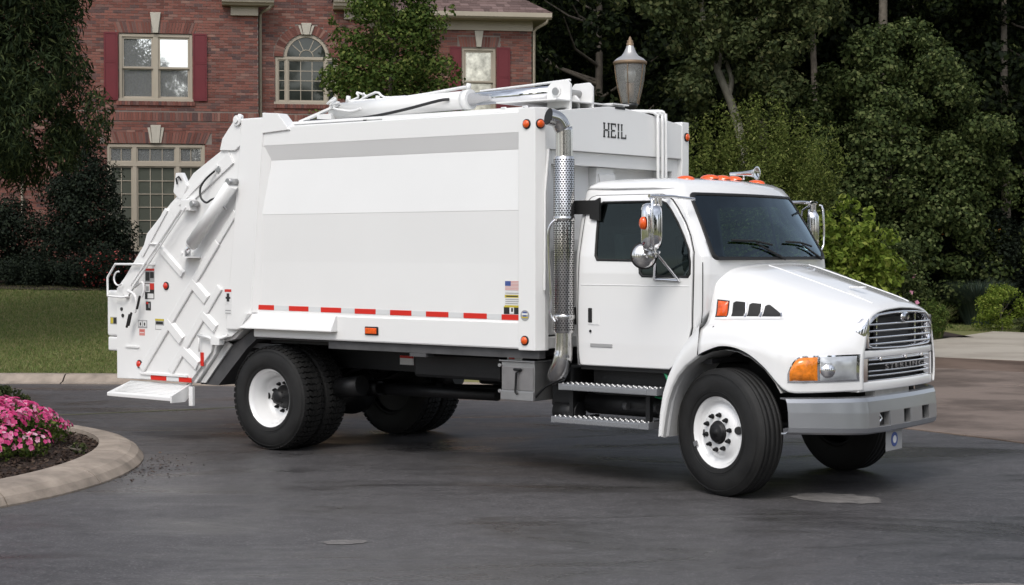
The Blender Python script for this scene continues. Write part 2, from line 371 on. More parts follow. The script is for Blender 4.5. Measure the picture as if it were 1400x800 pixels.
# kerb round the turning circle: one stone after another
kerb = MB(); 
def kerb_piece(r0f, a0, a1, cx, cy, prof, nseg=6, gap=.012):
    """prof: (offset outward, height) list"""
    rows_ = []
    for k in range(nseg+1):
        a = a0 + (a1-a0)*k/nseg; r = r0f(a)
        if k == 0: a += gap/r
        if k == nseg: a -= gap/r
        rows_.append([(cx + (r+o_)*math.cos(a), cy + (r+o_)*math.sin(a), z_) for o_, z_ in prof])
    mb = MB(); mb.grid(rows_, smooth=False); n_ = len(prof)
    mb.add(rows_[0], [tuple(range(n_))]); mb.add(rows_[-1], [tuple(range(n_))[::-1]]); return mb
kb = MB().add([(0,0,0)], []); kerb_root = empty('kerb', (0,0,0)); tag(kerb_root, kind='structure')
prof_k = [(0, -.05), (0, .012), (.10, .03), (.2, .11), (.24, .13), (.42, .132), (.44, -.05)]
a = R(58)
while a < R(140):
    da = 1.9/15; kerb_piece(circ_r, a, a+da, CC.x, CC.y, prof_k).build('kerb_stone', 'kerb_concrete', kerb_root); a += da
# driveway of concrete slabs on the right
dw = empty('driveway', (0,0,0)); tag(dw, kind='structure')
def slab(poly, material, z=.012, th=.09):
    mb = MB(); mb.prism(poly, z-th, z, 'xy'); return mb.build('slab', material, dw, bevel=.006, seg=1)
def arc(a0, a1, dr, n_=10): return [(CC.x + (circ_r(q)+dr)*math.cos(q), CC.y + (circ_r(q)+dr)*math.sin(q)) for q in np.linspace(a0, a1, n_)]
# radial rows away from the asphalt
drs = [(0.03, 2.6, 'drive_red'), (2.62, 6.1, 'drive_red'), (6.13, 8.6, 'drive_red'), (8.63, 11.2, 'drive_brown'), (11.23, 15.6, 'drive_pale'), (15.63, 21.4, 'drive_pale')]
for d0, d1, mt in drs:
    angs = np.radians(np.array([58.5 if d0 > 8 else 56, 45, 34, 23, 12, 1]))
    for k in range(len(angs)-1):
        a0, a1 = angs[k], angs[k+1]; e = .012/18
        slab(arc(a0-e, a1+e, d0) + arc(a1+e, a0-e, d1), mt)

# island in the turning circle
IC = (-6.6, 15.3)
def isl_r(a): return 3.16 + .62*math.sin(a)**2
isl = empty('kerb', (IC[0], IC[1], 0)); tag(isl, kind='structure')
prof_i = [(0, -.02), (0, .015), (-.05, .075), (-.12, .115), (-.22, .14), (-.42, .15), (-.44, -.02)]
a = R(-84)
k = 0
while a < R(276):
    da = 1.36/3.4; a1 = min(a+da, R(276))
    kerb_piece(isl_r, a, a1, 0, 0, prof_i, 8, .006).build('kerb_stone', 'kerb_concrete', isl); a += da
bed = MB(); rows = []
for i in range(14):
    t = i/13; rows.append([(IC[0] + (isl_r(q)-.43)*t*math.cos(q), IC[1] + (isl_r(q)-.43)*t*math.sin(q), .09 + .22*(1-t**2) + random.uniform(-.008, .008)) for q in np.linspace(0, 2*math.pi, 60)])
bo = bed.grid(rows).build('flower_bed', 'mulch_bed', fix=False); tag(bo, kind='structure')
def chips(name, n_, sampler, size, material, flat=.35, kind='stuff'):
    V = []; F = []
    P = np.array([sampler() for _ in range(n_)]); 
    d = RNG.normal(size=(n_, 3)); d[:, 2] *= flat; d /= np.linalg.norm(d, axis=1)[:, None]
    e = RNG.normal(size=(n_, 3)); e[:, 2] *= flat; e -= d*(e*d).sum(1)[:, None]; e /= np.linalg.norm(e, axis=1)[:, None]
    L = RNG.uniform(.5, 1.5, (n_, 1))*size; W = L*RNG.uniform(.2, .5, (n_, 1))
    V = np.stack([P-d*L, P+e*W, P+d*L, P-e*W + np.array([0,0,.004])], 1).reshape(-1, 3)
    i = np.arange(n_)*4; F = np.stack([i, i+1, i+2, i+3], 1)
    o = quick_mesh(name, V, F, material); tag(o, kind=kind); return o
def isl_pt():
    q = random.uniform(0, 2*math.pi); t = math.sqrt(random.random()); r = (isl_r(q)-.40)*t
    return (IC[0]+r*math.cos(q), IC[1]+r*math.sin(q), .105 + .22*(1-t*t))
tag(chips('bark_mulch', 26000, isl_pt, .022, 'mulch'), 'dark shredded bark mulch covering the island bed', 'mulch')
def scat():
    q = R(random.gauss(2, 9)); r = isl_r(q) + abs(random.gauss(0, .28)); return (IC[0]+r*math.cos(q), IC[1]+r*math.sin(q), .008)
tag(chips('mulch_crumbs', 260, scat, .014, 'mulch', .1), 'crumbs of mulch washed onto the asphalt beside the island kerb', 'debris')
# ------------------------------------------------------------------ plants
def leaf_cloud(name, P, N, size, aspect, material, parent=None, droop=0., spread=1.):
    """one small folded leaf (two triangles) per point; N is the rough outward direction"""
    n_ = len(P)
    nrm = N + RNG.normal(size=(n_, 3))*.55*spread + np.array([0, 0, .35]); nrm /= np.linalg.norm(nrm, axis=1)[:, None]
    d = RNG.normal(size=(n_, 3)) + N*.5 + np.array([0, 0, -droop]); d -= nrm*(d*nrm).sum(1)[:, None]*(1 if droop < 1 else .3); d /= np.linalg.norm(d, axis=1)[:, None]
    e = np.cross(nrm, d); e /= np.linalg.norm(e, axis=1)[:, None]
    L = size*RNG.uniform(.65, 1.35, (n_, 1)); W = L*aspect*.5
    A = P - d*L*.5; T = P + d*L*.5; m_ = P + nrm*L*.0
    V = np.stack([A, m_+e*W+nrm*L*.10, T, m_-e*W+nrm*L*.10], 1).reshape(-1, 3)
    i = np.arange(n_)*4
    F = np.concatenate([np.stack([i, i+1, i+2], 1), np.stack([i, i+2, i+3], 1)])
    return quick_mesh(name, V, F, material, parent)
def clump_points(centers, radii, per):
    """leaf positions on and just inside a set of small clumps"""
    Ps = []; Ns = []
    for c, r, k in zip(centers, radii, per):
        d = RNG.normal(size=(k, 3)); d /= np.linalg.norm(d, axis=1)[:, None]
        q = RNG.uniform(.25, 1.05, (k, 1))**.45
        Ps.append(np.asarray(c) + d*q*np.asarray(r)); Ns.append(d)
    return np.concatenate(Ps), np.concatenate(Ns)
def crown_clumps(n_, rx, ry, rz, cz, cr, profile=None, inner=.35, seed=0):
    """centres of clumps through a crown; profile(t) scales the radius at height fraction t"""
    rg = np.random.default_rng(seed); C_ = []; Rr = []
    while len(C_) < n_:
        t = rg.random(); a = rg.random()*2*math.pi; s_ = profile(t) if profile else math.sqrt(max(0, 1-(2*t-1)**2))
        if rg.random() > s_*.9+.1: continue
        q = rg.uniform(inner, 1)**.5 * s_ * (1 + .14*math.sin(3*a+seed) + .10*math.sin(5*a+7*t))
        C_.append((rx*q*math.cos(a), ry*q*math.sin(a), cz - rz + 2*rz*t)); k = cr*rg.uniform(.6, 1.4); Rr.append((k, k, k*.75))
    return C_, Rr
def limbs(mb, base_r, h, n_, reach, seed, lean=(0, 0), z0=.25, up=.5):
    rg = random.Random(seed); pts = []
    for i in range(9):
        t = i/8; pts.append((lean[0]*t*h + .10*math.sin(t*5+seed)*t, lean[1]*t*h + .08*math.cos(t*4+seed)*t, h*t))
    mb.tube(pts, [base_r*1.25]+[base_r*(1-.8*i/8) for i in range(1, 9)], n=9)
    for i in range(n_):
        t = z0 + (1-z0)*rg.random()*.9; k = t*8; j = int(k); b_ = Vector(pts[j]).lerp(Vector(pts[min(j+1, 8)]), k-j)
        a = rg.random()*2*math.pi; L = reach*(1.15-t*.7)*rg.uniform(.6, 1.1)
        e1 = b_ + Vector((math.cos(a)*L*.5, math.sin(a)*L*.5, L*up*.35)); e2 = b_ + Vector((math.cos(a+.2)*L, math.sin(a+.2)*L, L*up))
        r_ = base_r*(1-.75*t)*.5; mb.tube([b_, e1, e2], [r_, r_*.6, r_*.2], n=6)
    return mb
def plant(name, loc, label, cat, leafmat, size, aspect, centers, radii, n_leaf, trunk=None, barkmat='bark', group=None, droop=0., rz=0., extra=None):
    root = empty(name, loc, rz, label, cat, group)
    if trunk: trunk.build('trunk', barkmat, root, fix=False)
    tot = sum(r[0]**2 for r in radii); per = [max(3, int(n_leaf*r[0]**2/tot)) for r in radii]
    P, N = clump_points(centers, radii, per)
    leaf_cloud('crown', P, N, size, aspect, leafmat, root, droop)
    if extra:
        mt, k, sz, nm = extra; idx = RNG.choice(len(P), k); fl = leaf_cloud(nm, P[idx]+N[idx]*sz*.6, N[idx], sz, 1., mt, root, 0, .4)
        if k > 60: fl['kind'] = 'stuff'
    return root

# --- forest beyond: four tree builds, copied
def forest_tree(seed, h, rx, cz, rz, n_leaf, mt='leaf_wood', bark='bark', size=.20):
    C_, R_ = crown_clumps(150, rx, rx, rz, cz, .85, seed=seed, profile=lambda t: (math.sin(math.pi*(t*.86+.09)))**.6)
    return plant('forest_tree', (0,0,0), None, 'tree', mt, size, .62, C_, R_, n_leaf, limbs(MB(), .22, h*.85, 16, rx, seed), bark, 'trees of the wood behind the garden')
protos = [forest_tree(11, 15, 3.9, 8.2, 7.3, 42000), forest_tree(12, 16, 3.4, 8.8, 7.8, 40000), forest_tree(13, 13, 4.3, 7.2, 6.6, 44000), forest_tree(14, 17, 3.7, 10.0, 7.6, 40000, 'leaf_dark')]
spots = [ # x, y, proto, scale, label
 (2.6, 52, 0, 1.0, 'dark leafy tree of the wood directly right of the brick house, behind the lamp'),
 (7.6, 55, 2, 1.0, 'broad dark tree of the wood behind the pale leaning trunk'),
 (12.2, 53, 1, 1.0, 'tall dark tree of the wood behind the big rounded garden tree'),
 (16.6, 51, 2, 1.05, 'spreading dark tree at the right edge behind the ornamental grass'),
 (20.5, 55, 0, 1.1, 'dark tree beyond the right edge of the garden'),
 (-1.0, 58, 1, 1.0, 'dark tree rising close behind the right end of the house roof'),
 (5.2, 61, 3, 1.1, 'tall tree in the second row between the lamp and the pale trunk'),
 (10.0, 62, 0, 1.1, 'second-row tree seen left of the rounded garden tree top'),
 (14.6, 60, 3, 1.1, 'second-row tree behind the right shoulder of the rounded garden tree'),
 (19.0, 62, 1, 1.1, 'second-row tree at the upper right corner'),
 (1.0, 67, 2, 1.25, 'deep wood tree showing above the lamp'),
 (7.5, 70, 1, 1.25, 'deep wood tree behind the pale trunk'),
 (13.0, 71, 2, 1.25, 'deep wood tree over the rounded garden tree'),
 (18.5, 72, 0, 1.25, 'deep wood tree at the far right'),
 (24.5, 66, 2, 1.2, 'deep wood tree past the right edge'),
 (-5.5, 70, 0, 1.2, 'deep wood tree hidden behind the house'),
 (4.0, 80, 0, 1.4, 'farthest wood tree behind the lamp and cab'),
 (10.5, 82, 2, 1.4, 'farthest wood tree in the middle of the wood'),
 (17.0, 84, 1, 1.4, 'farthest wood tree toward the right'),
 (23.0, 80, 3, 1.4, 'farthest wood tree at the right end')]
used = set()
for i, (x, y, k, s_, lb) in enumerate(spots):
    o = protos[k] if k not in used else copy_tree(protos[k]); used.add(k)
    o.location = (x, y, -.1); o.rotation_euler = (0, 0, i*1.9); o.scale = (s_, s_, s_); o['label'] = lb
# trees across the street, behind the photographer: they show in the house windows and the truck's gloss
mats_back = [(-17, -34, 0, 1.0), (-9, -40, 2, 1.05), (0, -44, 1, 1.0), (8, -40, 3, .95), (17, -36, 0, 1.0), (26, -28, 2, 1.05), (33, -14, 1, 1.1), (37, 2, 2, 1.1), (36, 18, 0, 1.1), (-27, -24, 3, 1.0), (-33, -8, 1, 1.0), (-14, -52, 3, 1.1), (5, -56, 2, 1.2), (30, -40, 3, 1.1)]
for i, (x, y, k, s_) in enumerate(mats_back):
    o = copy_tree(protos[k]); o.location = (x, y, -.1); o.rotation_euler = (0, 0, i*2.3); o.scale = (s_, s_, s_)
    o['group'] = 'trees across the street'; o['label'] = 'tree across the street seen only as a reflection'
# low undergrowth closing the view under the far crowns
C_ = [(RNG.uniform(-8, 34), RNG.uniform(56, 74), RNG.uniform(.3, 3.0)) for _ in range(420)]
R_ = [(1.3, 1.0, 1.0)]*420
P, N = clump_points(C_, R_, [90]*420)
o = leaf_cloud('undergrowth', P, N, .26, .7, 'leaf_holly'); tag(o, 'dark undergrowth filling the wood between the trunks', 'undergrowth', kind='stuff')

# --- single garden plants
# big rounded dark tree
C_, R_ = crown_clumps(420, 2.7, 2.5, 4.0, 4.1, .46, profile=lambda t: min(1, (1-t)**.62*1.35*(.62+t*1.0)) if t > .02 else .7, inner=.5, seed=3)
plant('garden_tree', (10.3, 46.6, 0), 'big rounded dark green tree, dense down to the ground, behind the truck hood', 'tree', 'leaf_dark', .115, .75, C_, R_, 110000, limbs(MB(), .11, 6, 14, 1.6, 4))
# feathery olive shrub behind the cab
C_ = []; R_ = []
for i in range(120):
    a = random.uniform(0, 6.28); L = random.uniform(.1, 1); x = math.cos(a)*2.0*L; y = math.sin(a)*1.2*L; h_ = random.uniform(4.4, 5.7)*(1-.24*L)
    for k in range(7): t = k/6; C_.append((x*(.35+.75*t), y*(.35+.75*t), .5+(h_-.4)*t)); R_.append((.27*(1.15-.5*t),)*2+(.36,))
plant('feathery_shrub', (5.75, 40, 0), 'feathery olive green shrub with upright wispy shoots behind the cab roof', 'shrub', 'leaf_feather', .085, .4, C_, R_, 100000, limbs(MB(), .05, 3, 12, .9, 5))
# pale leaning forked trunk with its own foliage
root = empty('leaning_tree', (6.25, 45, 0), 0, 'tree with a pale forked trunk leaning left above the feathery shrub', 'tree')
mb = MB()
mb.tube([(0, 0, -.1), (-.05, 0, 2.5), (-.18, 0, 4.7), (-.42, 0, 5.7), (-.78, 0, 6.6), (-1.15, 0, 7.6), (-1.3, 0, 9.2)], [.17, .15, .13, .115, .095, .075, .04], n=12, sub=4)
mb.tube([(-.55, 0, 6.0), (-.45, .05, 6.5), (-.62, .1, 7.1), (-.5, .2, 7.9)], [.09, .07, .05, .03], n=10, sub=4)
mb.tube([(-.80, 0, 6.7), (-.75, -.1, 7.4), (-.9, -.2, 8.2)], [.06, .04, .02], n=8, sub=3); mb.tube([(-1.0, 0, 7.2), (-1.8, 0, 7.8), (-2.4, .1, 8.6)], [.08, .05, .02], n=8, sub=3)
mb.build('trunk', 'pale_bark', root, fix=False)
C_ = []; R_ = []
for (cx, cz, w, h_, n_) in ((.55, 6.6, .8, 1.1, 26), (-1.5, 6.2, .55, .7, 12), (-.3, 8.6, 2.2, 1.5, 90), (-.75, 7.6, .9, .5, 16), (-2.2, 8.6, 1.2, 1.0, 20), (1.6, 8.6, 1.3, 1.1, 26), (.9, 5.7, .5, .5, 9)):
    for _ in range(n_): C_.append((random.gauss(cx, w*.5), random.gauss(0, .7), random.gauss(cz, h_*.5))); R_.append((random.uniform(.22, .42),)*3)
tot = sum(r[0]**2 for r in R_); P, N = clump_points(C_, R_, [int(26000*r[0]**2/tot) for r in R_])
leaf_cloud('crown', P, N, .14, .6, 'leaf_olive', root)
# bare upper trunks that show among the wood
def bare(x, y, z0, z1, r, lean, lb, mt='bark'):
    root = empty('slender_tree', (x, y, 0), 0, lb, 'tree'); mb = MB()
    mb.tube([(0,0,-.1), (lean*.3, 0, z0), (lean*.6, .05, (z0+z1)/2), (lean, 0, z1), (lean*1.1, 0, z1+3)], [r*1.2, r, r*.85, r*.7, r*.3], n=10, sub=4); mb.build('trunk', mt, root, fix=False)
    C_ = [(lean+random.gauss(0, 1.1), random.gauss(.5, .8), random.gauss(z1+1.6, .9)) for _ in range(40)]; R_ = [(.4, .4, .3)]*40
    P, N = clump_points(C_, R_, [160]*40); leaf_cloud('crown', P, N, .15, .6, 'leaf_wood', root)
bare(10.65, 49, 6, 9.2, .17, .0, 'straight grey trunk rising above the rounded garden tree', 'bark')
bare(14.3, 49.2, 4.2, 8.0, .13, -.12, 'thin grey trunk at the right edge beside the rounded tree', 'bark')
bare(9.0, 50, 5, 8.6, .12, -.2, 'thin dark trunk left of the rounded garden tree')
bare(7.3, 49, 5, 8.4, .16, -.25, 'dark trunk with a branch right of the pale forked tree')
# lime shrub with large glossy leaves
C_ = []; R_ = []
for i in range(46):
    a = random.uniform(0, 6.28); L = math.sqrt(random.random()); h_ = 2.95 - 1.15*L**1.3 + random.uniform(-.3, .1); x = math.cos(a)*.92*L + (.0 if h_ < 2.3 else -.12); y = math.sin(a)*.8*L
    for k in range(6): t = .25+.75*k/5; C_.append((x*(.5+.5*t), y*(.5+.5*t), h_*t)); R_.append((.14, .14, .13))
plant('lime_shrub', (6.05, 30, 0), 'bright yellow-green shrub with broad leaves right beside the far mirror', 'shrub', 'leaf_lime', .125, .5, C_, R_, 9000, limbs(MB(), .03, 1.8, 14, .7, 6, up=1.2))
# rose of sharon
C_, R_ = crown_clumps(70, .5, .5, 1.0, 1.15, .17, seed=6)
plant('flowering_shrub', (7.05, 31, 0), 'thin dark shrub with a few pale pink flowers beside the lime shrub', 'shrub', 'leaf_dark', .07, .6, C_, R_, 4200, limbs(MB(), .02, 1.7, 14, .5, 7, up=1.2), extra=('petal_rose', 22, .085, 'flower'))
# orange flowered shrub
C_, R_ = crown_clumps(130, 1.2, .9, 1.5, 1.7, .36, seed=8)
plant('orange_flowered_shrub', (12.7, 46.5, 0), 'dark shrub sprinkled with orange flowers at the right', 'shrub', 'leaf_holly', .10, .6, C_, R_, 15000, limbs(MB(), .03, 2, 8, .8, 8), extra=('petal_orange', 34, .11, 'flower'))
C_, R_ = crown_clumps(160, 1.7, 1.2, 2.4, 2.5, .45, seed=9)
plant('evergreen_shrub', (15.5, 45.5, 0), 'tall dark evergreen shrub at the right edge behind the yellow bushes', 'shrub', 'leaf_dark', .12, .5, C_, R_, 20000, limbs(MB(), .05, 3, 8, 1.1, 8))
C_, R_ = crown_clumps(120, 1.3, 1.0, 1.5, 1.4, .4, seed=19)
plant('evergreen_shrub', (14.2, 49, 0), 'low dark evergreen shrub behind the ornamental grass', 'shrub', 'leaf_holly', .11, .5, C_, R_, 16000, limbs(MB(), .05, 2, 8, .8, 8))
def bush(name, loc, rx, h_, lb, mt, size, n_, seed, asp=.6, extra=None):
    C_, R_ = crown_clumps(46, rx, rx*.9, h_*.5, h_*.52, rx*.26, seed=seed)
    return plant(name, loc, lb, 'bush', mt, size, asp, C_, R_, n_, limbs(MB(), .02, h_*.7, 10, rx*.8, seed, up=.9), extra=extra)
bush('yellow_bush', (12.0, 41.6, 0), .72, 1.0, 'low yellow-green bush at the right edge of the lawn', 'leaf_lime', .06, 5200, 21)
bush('yellow_bush', (12.35, 40.6, 0), .34, .45, 'small yellow-green tuft at the front of the right bush', 'leaf_olive', .06, 1800, 22)
bush('low_shrub', (9.25, 37.9, 0), .50, .8, 'low green shrub right of the truck nose beside the driveway', 'leaf_pear', .06, 4200, 23, .4)
bush('low_shrub', (8.6, 36.6, 0), .42, .55, 'small shrub partly hidden by the truck nose', 'leaf_olive', .06, 2600, 24, .35)
# ornamental grass
def grass_clump(name, loc, rx, h_, n_, mt, lb):
    a = RNG.uniform(0, 2*math.pi, n_); r = rx*.35*np.sqrt(RNG.random(n_)); L = h_*RNG.uniform(.7, 1.15, n_); fl = RNG.uniform(.3, 1.1, n_)*rx
    b0 = np.stack([r*np.cos(a), r*np.sin(a), np.zeros(n_)], 1); d = np.stack([np.cos(a), np.sin(a), np.zeros(n_)], 1)
    b1 = b0 + d*(fl*.35)[:, None] + np.array([0,0,1])*(L*.7)[:, None]; b2 = b0 + d*fl[:, None] + np.array([0,0,1])*(L*RNG.uniform(.75, 1.0, n_))[:, None]
    w = np.stack([-np.sin(a), np.cos(a), np.zeros(n_)], 1)*.008
    V = np.stack([b0-w, b0+w, b1+w, b1-w, b2], 1).reshape(-1, 3); i = np.arange(n_)*5
    F = np.concatenate([np.stack([i,i+1,i+2],1), np.stack([i,i+2,i+3],1), np.stack([i+3,i+2,i+4],1)])
    o = quick_mesh(name, V, F, mt); o.location = loc; return tag(o, lb, 'ornamental grass')
grass_clump('ornamental_grass', (12.2, 44.5, 0), 1.0, 1.15, 3200, 'leaf_blue_grass', 'rounded clump of blue-green ornamental grass at the back of the right lawn')
grass_clump('daylily_clump', (9.55, 38.3, 0), .45, .75, 500, 'grass_blade', 'arching green blades beside the driveway right of the truck nose')
# pear tree before the house
C_, R_ = crown_clumps(230, 1.15, 1.1, 3.3, 5.1, .30, profile=lambda t: max(.2, min(1, (1.03-t)*2.1))*(1 if t > .25 else t*3+.2), inner=.2, seed=15)
for i in range(16):
    a = i*2.4; zz = 2.6 + i*.2
    for k in range(7): t = k/6; C_.append((math.cos(a)*(.4+t*(1.30-i*.035)), math.sin(a)*(.4+.8*t), zz + t*(1.0+.03*i))); R_.append((.22*(1.25-t*.65),)*3)
plant('pear_tree', (-2.45, 34.5, .2), 'glossy green young tree standing in front of the brick house above the truck', 'tree', 'leaf_pear', .085, .62, C_, R_, 38000, limbs(MB(), .09, 7, 26, 1.5, 15, up=1.0))
# drooping tree at the left
C_ = []; R_ = []
for i in range(560):
    a = random.uniform(0, 6.28); q = math.sqrt(random.random())*2.75; x, y = q*math.cos(a), q*math.sin(a)*.9
    zz = random.uniform(2.7 + .35*abs(x), 8.5); C_.append((x + .25*math.sin(zz*2), y, zz)); R_.append((.30, .30, .42))
mb = limbs(MB(), .13, 8, 22, 2.3, 16, z0=.35, up=.6)
plant('drooping_tree', (-9.95, 29.0, .25), 'dark tree with narrow drooping leaves filling the upper left corner', 'tree', 'leaf_willow', .15, .22, C_, R_, 115000, mb, droop=1.1)
# foundation planting
C_, R_ = crown_clumps(170, 1.35, 1.1, 1.75, 1.7, .36, profile=lambda t: max(.1, (1-t)**.7), inner=.3, seed=17)
plant('holly_tree', (-9.75, 38.6, 1.15), 'black-green conical holly in front of the tall ground floor window', 'shrub', 'leaf_holly', .075, .6, C_, R_, 30000, limbs(MB(), .05, 2.6, 8, .8, 17))
C_, R_ = crown_clumps(110, 1.0, .9, 1.0, 1.0, .34, seed=27)
plant('holly_tree', (-12.0, 38.8, 1.15), 'smaller dark evergreen at the left edge against the brick wall', 'shrub', 'leaf_holly', .075, .6, C_, R_, 18000, limbs(MB(), .05, 1.4, 8, .6, 18))
C_ = [(random.uniform(-13.2, -8.6), random.gauss(0, .22), random.uniform(.1, .62)) for _ in range(120)]; R_ = [(.28, .28, .22)]*120
plant('low_hedge', (0, 37.4, 1.08), 'low dark clipped hedge at the foot of the house', 'hedge', 'leaf_holly', .055, .6, C_, R_, 26000)
C_, R_ = crown_clumps(50, .55, .45, .42, .42, .17, seed=28)
plant('azalea', (-8.75, 37.0, 1.05), 'red flowering shrub at the house corner just left of the truck tail', 'shrub', 'leaf_holly', .05, .6, C_, R_, 5000, extra=('petal_red', 330, .045, 'flower'))
# white and pink bedding flowers on the island
root = empty('bedding_flowers', (-4.95, 15.6, .24), 0, 'mound of bright pink bedding flowers with dark leaves on the island', 'flowers')
C_, R_ = [], []
for i in range(190):
    a = random.uniform(0, 6.28); q = math.sqrt(random.random()); x, y = -.25 + .98*q*math.cos(a), 1.45*q*math.sin(a); C_.append((x, y, .0 + .26*(1-q**4))); R_.append((.14, .14, .11))
P, N = clump_points(C_, R_, [80]*190)
leaf_cloud('foliage', P, N, .045, .55, 'leaf_pear', root)
# blossoms: five-petalled faces
nb = 2300; idx = RNG.choice(len(C_), nb); base = np.array(C_)[idx]; d = RNG.normal(size=(nb, 3)); d[:, 2] = abs(d[:, 2])*1.2; d += np.array([.25, -.7, .3]); d /= np.linalg.norm(d, axis=1)[:, None]
cen = base + d*np.array([.15, .15, .125]); 
u = np.cross(d, np.array([0, 0, 1.])); u /= np.linalg.norm(u, axis=1)[:, None]; w = np.cross(d, u); V = []; F = []
for i in range(nb):
    s_ = random.uniform(.020, .032); o_ = len(V); V.append(cen[i])
    for k in range(10):
        a = 2*math.pi*k/10; r = s_*(1 if k % 2 == 0 else .72); V.append(cen[i] + (u[i]*math.cos(a)+w[i]*math.sin(a))*r + d[i]*s_*.3)
    for k in range(10): F.append((o_, o_+1+k, o_+1+(k+1) % 10))
tag(quick_mesh('blossoms', np.array(V), np.array(F), 'petal_pink', root), kind='stuff')
bush('bedding_plant', (-5.15, 17.2, .3), .22, .3, 'yellow-green plant behind the pink flowers at the left edge', 'leaf_olive', .05, 900, 31)
bush('weed', (-3.98, 15.6, .13), .07, .1, 'small yellowish weed near the island tip', 'leaf_olive', .03, 160, 32)

# --- lawn blades
def blades(name, n_, samp, h0, lb):
    P = np.array([samp() for _ in range(n_)]); a = RNG.uniform(0, math.pi, n_); w = RNG.uniform(.006, .012, n_); L = h0*RNG.uniform(.5, 1.3, n_)
    off = np.stack([np.cos(a)*w, np.sin(a)*w, np.zeros(n_)], 1); tip = P + np.stack([RNG.normal(0, .4, n_)*L, RNG.normal(0, .4, n_)*L, L], 1)
    V = np.stack([P-off, P+off, tip], 1).reshape(-1, 3); i = np.arange(n_)*3; o = quick_mesh(name, V, np.stack([i, i+1, i+2], 1), 'grass_blade')
    return tag(o, lb, 'grass', kind='stuff')
def lawn_pt():
    while True:
        y = 24.5 + 13*random.random()**1.3; x = random.uniform(-.31*y - .3, -.13*y); e = math.hypot(x-CC.x, y-CC.y) - circ_r(math.atan2(y-CC.y, x-CC.x))
        if e > .5: return (x, y, ground_z(x, y) - .005)
blades('lawn_grass', 130000, lawn_pt, .045, 'mown lawn rising from the kerb to the house')
def lawn2():
    while True:
        y = random.uniform(35, 48); x = random.uniform(.225*y, .33*y)
        if math.hypot(x-CC.x, y-CC.y) > 36.8 or x < .246*y: return (x, y, -.015)
blades('lawn_grass', 40000, lawn2, .05, 'strip of lawn behind the driveway at the right')
# mulched ground under the wood
mbg = MB(); mbg.grid([[(x, y, -.012 + .03 + .02*math.sin(x*1.3+y)) for x in np.linspace(3, 40, 40)] for y in np.linspace(48.5, 95, 40)])
tag(mbg.build('forest_floor', 'mulch_bed', fix=False), kind='structure')
mbg = MB(); mbg.grid([[(x, y, ground_z(x, y)+.025) for x in np.linspace(-16, -6, 50)] for y in np.linspace(36.6, 42, 30)])
tag(mbg.build('planting_bed', 'mulch_bed', fix=False), kind='structure')
mbg = MB(); mbg.grid([[(x, 39.1 + (y-39.1)*(1 if x < 9.9 else 1), .012) for x in np.linspace(4, 10.4, 20)] for y in np.linspace(38.2, 44, 12)])
tag(mbg.build('planting_bed', 'mulch_bed', fix=False), kind='structure')
# ------------------------------------------------------------------ the brick house
H = empty('brick_house', (-6.26, 42, 0), R(9), 'two-storey red brick house with tan windows and dark red shutters behind the lawn', 'house')
mat('wall_core', (.16, .135, .12), .95)
mb = MB()
mb.box(-13, -.18, .2, 8, .9, 11); mb.box(-.17, 2.58, .55, 8.1, .9, 10.4); mb.box(2.0, 7.05, 2.6, 9, .9, 8.045)
mb.box(-13, -8.2, .0, .19, .9, 8.7); mb.box(-13, .02, 0, .19, 8.62, 11); mb.box(.03, 2.78, .35, .54, 8.62, 10.4)
mb.box(-.17, .019, .19, 8.2, .9, 10.9); mb.box(2.59, 2.779, .54, 8.2, .9, 10.3); mb.box(7.06, 7.25, 2.59, 8.9, .9, 8.044)
mb.build('wall', 'mortar', H)
BH, BG, BL = .0575, .0098, .194
brk = MB()
mor = MB()
def course(x0, x1, z, y, openings, row, holes):
    iv = [(x0, x1)]; zt = z + BH + BG
    for op in holes:
        r = op(z + BH/2)
        if not r: continue
        n2 = []
        for a, b in iv:
            if r[1] <= a or r[0] >= b: n2.append((a, b)); continue
            if r[0] > a: n2.append((a, r[0]))
            if r[1] < b: n2.append((r[1], b))
        iv = n2
    for a, b in iv: mor.add([(a,y,z),(b,y,z),(b,y,zt),(a,y,zt),(a,y+.2,z),(b,y+.2,z),(b,y+.2,zt),(a,y+.2,zt)], [(0,1,2,3),(0,3,7,4),(2,1,5,6),(3,2,6,7),(1,0,4,5)])
    iv = [(x0, x1)]; zm = z + BH/2
    for op in openings:
        r = op(zm)
        if not r: continue
        n2 = []
        for a, b in iv:
            if r[1] <= a or r[0] >= b: n2.append((a, b)); continue
            if r[0] > a: n2.append((a, r[0]))
            if r[1] < b: n2.append((r[1], b))
        iv = n2
    P_ = BL + BG; off = (row % 2)*P_/2
    k0 = math.floor((x0-off)/P_)
    for a, b in iv:
        k = math.floor((a-off)/P_)
        while k*P_+off < b:
            s0, s1 = max(a, k*P_+off), min(b, k*P_+off+BL); k += 1
            if s1-s0 < .02: continue
            pr = .008 + random.uniform(0, .004); brk_face(s0, s1, z, z+BH, y-pr, y)
def brk_face(x0, x1, z0, z1, yf, yb):
    v = [(x0,yf,z0),(x1,yf,z0),(x1,yf,z1),(x0,yf,z1),(x0,yb,z0),(x1,yb,z0),(x1,yb,z1),(x0,yb,z1)]
    brk.add(v, [(0,1,2,3),(3,2,6,7),(1,0,4,5),(0,3,7,4),(2,1,5,6)])
rect = lambda x0, x1, z0, z1: (lambda z: (x0, x1) if z0 < z < z1 else None)
arch_o = lambda cx, cz, r: (lambda z: (cx-math.sqrt(r*r-(z-cz)**2), cx+math.sqrt(r*r-(z-cz)**2)) if cz <= z < cz+r else None)
